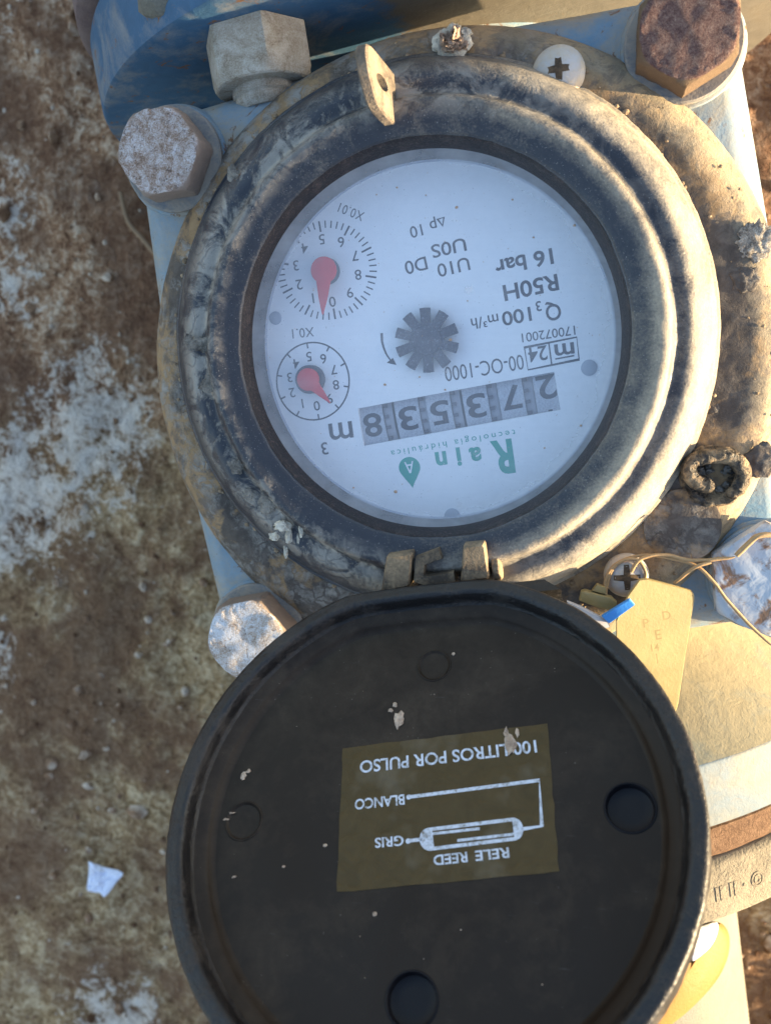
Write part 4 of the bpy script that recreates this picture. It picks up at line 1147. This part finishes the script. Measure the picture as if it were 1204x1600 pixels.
tag_text('14', (1022, 1010), 8, 11); tag_text('J', (1024, 1028), 8, 12)
emit('tag_print', b, flat('worn_tag_print', (.225, .175, .078), .7, .2, .3), TG, smooth=0)
BS = thing('blue_seal', 'small bright blue plastic seal strip lying across the tag against the lid', 'seal', P((955, 955), 1))
b = B(); q = [(939, 963), (983, 936), (991, 945), (951, 974)]
b.prism([P(p, 5.2) for p in q], 3.9, 5.6, .35)
emit('seal_strip', b, MAT['blueclip'], BS, smooth=40)
b = B(); q2 = [(885, 940), (905, 948), (948, 970), (952, 980), (935, 985), (890, 965)]
b.prism([P(p, 4.2) for p in q2], 2.4, 4.4, .3)
emit('seal_body', b, flat('grey_seal_plastic', (.45, .43, .42), .5, .4, .1), BS, smooth=40)
YS = thing('seal_lug', 'small pale yellow plastic lug showing between lid and lower screw', 'seal', P((932, 935), 0))
b = B(); b.prism([P(p, 0) for p in ((904, 938), (907, 925), (913, 923), (955, 934), (963, 942), (960, 955), (935, 950))], -2.5, .4, .4)
b.prism([P(p, 0) for p in ((924, 924), (932, 914), (946, 919), (946, 930))], -2.5, -.4, .3)
emit('lug_plate', b, MAT['tag'], YS, smooth=40)

# ------------------------------------------------------------------ PIPEWORK either side
OP = thing('outlet_pipe', 'tan flanged pipe with raised lettering and ochre pad below the lid', 'pipe', m2p((0, -220, -105)))
b = B(); pipe_lathe(b, [(50, -163), (114, -163), (117, -162), (118, -160), (118, -146.5), (117, -145), (115, -144.3), (50, -144.3)], 160)
OF = emit('pipe_flange', b, MAT['tanflange'], OP, smooth=40)
# raised lettering round the rim
def rim_text(s, x0, yc, size, R=118.0):
    b = B(); v, f = text2d(s, .02); v = v-(v.min(0)+v.max(0))/2; k = size/CAPH
    vs = []; n = len(v)
    for h in (.17, -.05):
        for p in v:
            a = math.pi/2-(x0+p[0]*k)/R; vs.append(m2p(((R+h)*math.cos(a), yc+p[1]*k, -105+(R+h)*math.sin(a))))
    # side walls
    from collections import Counter
    ed = Counter()
    for q in f:
        for i in range(len(q)): ed[tuple(sorted((q[i], q[(i+1) % len(q)])))] += 1
    fs2 = list(f)+[(a_, b_, b_+n, a_+n) for (a_, b_), c_ in ed.items() if c_ == 1]
    b.add(vs, fs2); return b
emit('raised_lettering', rim_text('II II · ©', 62.5, -154.0, 4.0), MAT['tanflange'], OF, smooth=0)
b = B(); pipe_lathe(b, [(50, -163.1), (60, -163.4), (64, -168), (66.8, -178), (68.5, -195), (69, -215), (69, -1300)], 96)
emit('pipe_barrel', b, MAT['cream'], OP, smooth=40)
# ochre pad wrapped over the barrel
def on_barrel(px, lift):
    z = -45.0
    for _ in range(12):
        X = (MR.T @ (P(px, z)-M0))[0]; z = .5*z+.5*(-105+math.sqrt(max((69+lift)**2-min(abs(X), 66)**2, 0)))
    return P(px, z)
po = spline([(1125, 1442), (1138, 1460), (1137, 1492), (1122, 1527), (1095, 1560), (1060, 1592), (1015, 1622), (950, 1640), (955, 1590), (1000, 1530), (1050, 1502), (1086, 1501), (1108, 1482), (1119, 1458)], 4, closed=True)
b = B(); cpo = np.mean(po, axis=0)
b.rings([[on_barrel(cpo+(p-cpo)*1.0, -1.5) for p in po], [on_barrel(p, 1.8) for p in po], [on_barrel(cpo+(p-cpo)*.97, 3.2) for p in po], [on_barrel(cpo+(p-cpo)*.90, 4.2) for p in po], [on_barrel(cpo+(p-cpo)*.5, 4.8) for p in po], [on_barrel(cpo+(p-cpo)*.05, 5) for p in po]], cap1=True)
emit('ochre_pad', b, MAT['yellow'], OP, smooth=50)
wo = spline([(1074, 1453), (1098, 1446), (1119, 1441), (1120, 1458), (1109, 1480), (1087, 1499), (1080, 1500), (1075, 1480)], 4, closed=True); cw = np.mean(wo, axis=0)
b = B(); b.rings([[on_barrel(p, -1) for p in wo], [on_barrel(p, 8.5) for p in wo], [on_barrel(cw+(p-cw)*.95, 10) for p in wo], [on_barrel(cw+(p-cw)*.75, 10.8) for p in wo], [on_barrel(cw+(p-cw)*.05, 11) for p in wo]], cap1=True)
emit('white_glint', b, MAT['whitegloss'], OP, smooth=50)  # added raised white plate standing in for a bright highlight on the pipe
GK = B(); pipe_lathe(GK, [(50, -134.1), (115.5, -134.2), (117.2, -135.5), (117.4, -142.5), (116, -144.1), (50, -144.2)], 160, wob=lambda p, a: .5*np.array([0, 0, mnoise.noise(Vector(p*.3))]))
emit('gasket', GK, MAT['rustgasket'], origin=m2p((0, -139, -105)), label='rust brown gasket squeezed between the pale blue and the tan flange', cat='gasket')
IP = thing('inlet_pipe', 'purplish brown pipe flange behind the upper blue flange', 'pipe', m2p((0, 180, -105)))
b = B(); pipe_lathe(b, [(50, 127.5), (121, 127.5), (123, 129), (123, 149), (121, 151), (57, 151)], 128)
emit('pipe_flange', b, MAT['purple'], IP, smooth=40)
b = B(); pipe_lathe(b, [(60, 151), (57, 180), (57, 1300)], 96)
emit('pipe_barrel', b, MAT['purple'], IP, smooth=40)
b = B(); pipe_lathe(b, [(50, 124.1), (116, 124.2), (116, 127.4), (50, 127.4)], 128)
emit('gasket', b, MAT['rustgasket'], origin=m2p((0, 125.7, -105)), label='dark gasket behind the upper blue flange', cat='gasket')

# ------------------------------------------------------------------ soil crumbs and small stones on the ground
cr = B(); r5 = np.random.default_rng(11)
for k in range(1500):
    x, y = r5.uniform(-330, 150), r5.uniform(-400, 190)
    if -110 < x < 60 and -300 < y < 150: continue
    sz = min(.55+r5.exponential(.75), 4.5); q = Vector((x, y, 0))
    z = ground_z(x, y)+(mnoise.noise(q*.012)*5+mnoise.noise(q*.04)*3.0+mnoise.noise(q*.11)*1.6+mnoise.noise(q*.25)*.8)
    cr.lump((x, y, z+sz*.25), sz, k % 37, 6, 4, .6, (r5.uniform(.7, 1.3), r5.uniform(.7, 1.3), r5.uniform(.5, .8)), 1.3)
def mat_crumb():
    n = NB('soil_crumbs')
    a = n.noise(.09, 2, .5, 0, 3); g = n.noise(.9, 3, .7)
    return n.fin(n.mix(g, n.ramp(a, (.35, (.09, .045, .024)), (.5, (.24, .145, .085)), (.62, (.50, .40, .30))), n.ramp(a, (.35, (.14, .075, .04)), (.5, (.33, .21, .13)), (.62, (.62, .52, .41)))), .95, n.bump(g, .6), .15)
emit('soil_crumbs', cr, mat_crumb(), origin=(0, 0, -170), kind='stuff', label='brown soil crumbs and small stones strewn over the ground', smooth=50)

# ------------------------------------------------------------------ small things lying about
c = P((165, 1372), -190); c[2] = ground_z(c[0], c[1])+3
b = B(); pp = [tuple((P(q, c[2])-c)[:2]) for q in ((139, 1346), (152, 1350), (160, 1353), (194, 1361), (184, 1376), (167, 1398), (158, 1392), (140, 1391), (141, 1370))]
cen = np.mean(pp, axis=0); rgp = []
pd = spline([np.array(q) for q in pp], 3, closed=True)
for k in (1.0, .75, .5, .25, .04):
    rgp.append([c+np.array([*(cen+(q-cen)*k), 1.5+2.6*mnoise.noise(Vector((*(q*.16*k), 3)))+1.6*mnoise.noise(Vector((*(q*.5*k), 7)))+(1-k)*1.5]) for q in pd])
b.rings([[p-np.array([0, 0, .5]) for p in rgp[0]]]+rgp, cap1=True)
emit('paper_scrap', b, MAT['paper'], origin=c, smooth=0, label='small torn white paper scrap lying on the brown ground', cat='paper')
ST = B(); z_ = lambda p: ground_z(*P(p, -190)[:2])+6
ST.tube(spline([P(p, z_(p)) for p in ((188, 300), (200, 345), (222, 372), (245, 400))], 6), 1.1, 6)
emit('dry_stalk', ST, MAT['straw'], label='thin bent dry stalk on the ground left of the meter', cat='stalk')
c = P((252, 3), -4); b = B(); b.lump(c, 5.0, 2, 16, 10, .25, (1.3, .9, .8))
emit('pebble', b, MAT['cream'], origin=c, label='small pale pebble resting on the rim of the blue flange', cat='pebble')
print('objects', len(bpy.data.objects), 'tris', sum(len(p.vertices)-2 for o in bpy.data.objects if o.type == 'MESH' for p in o.data.polygons))
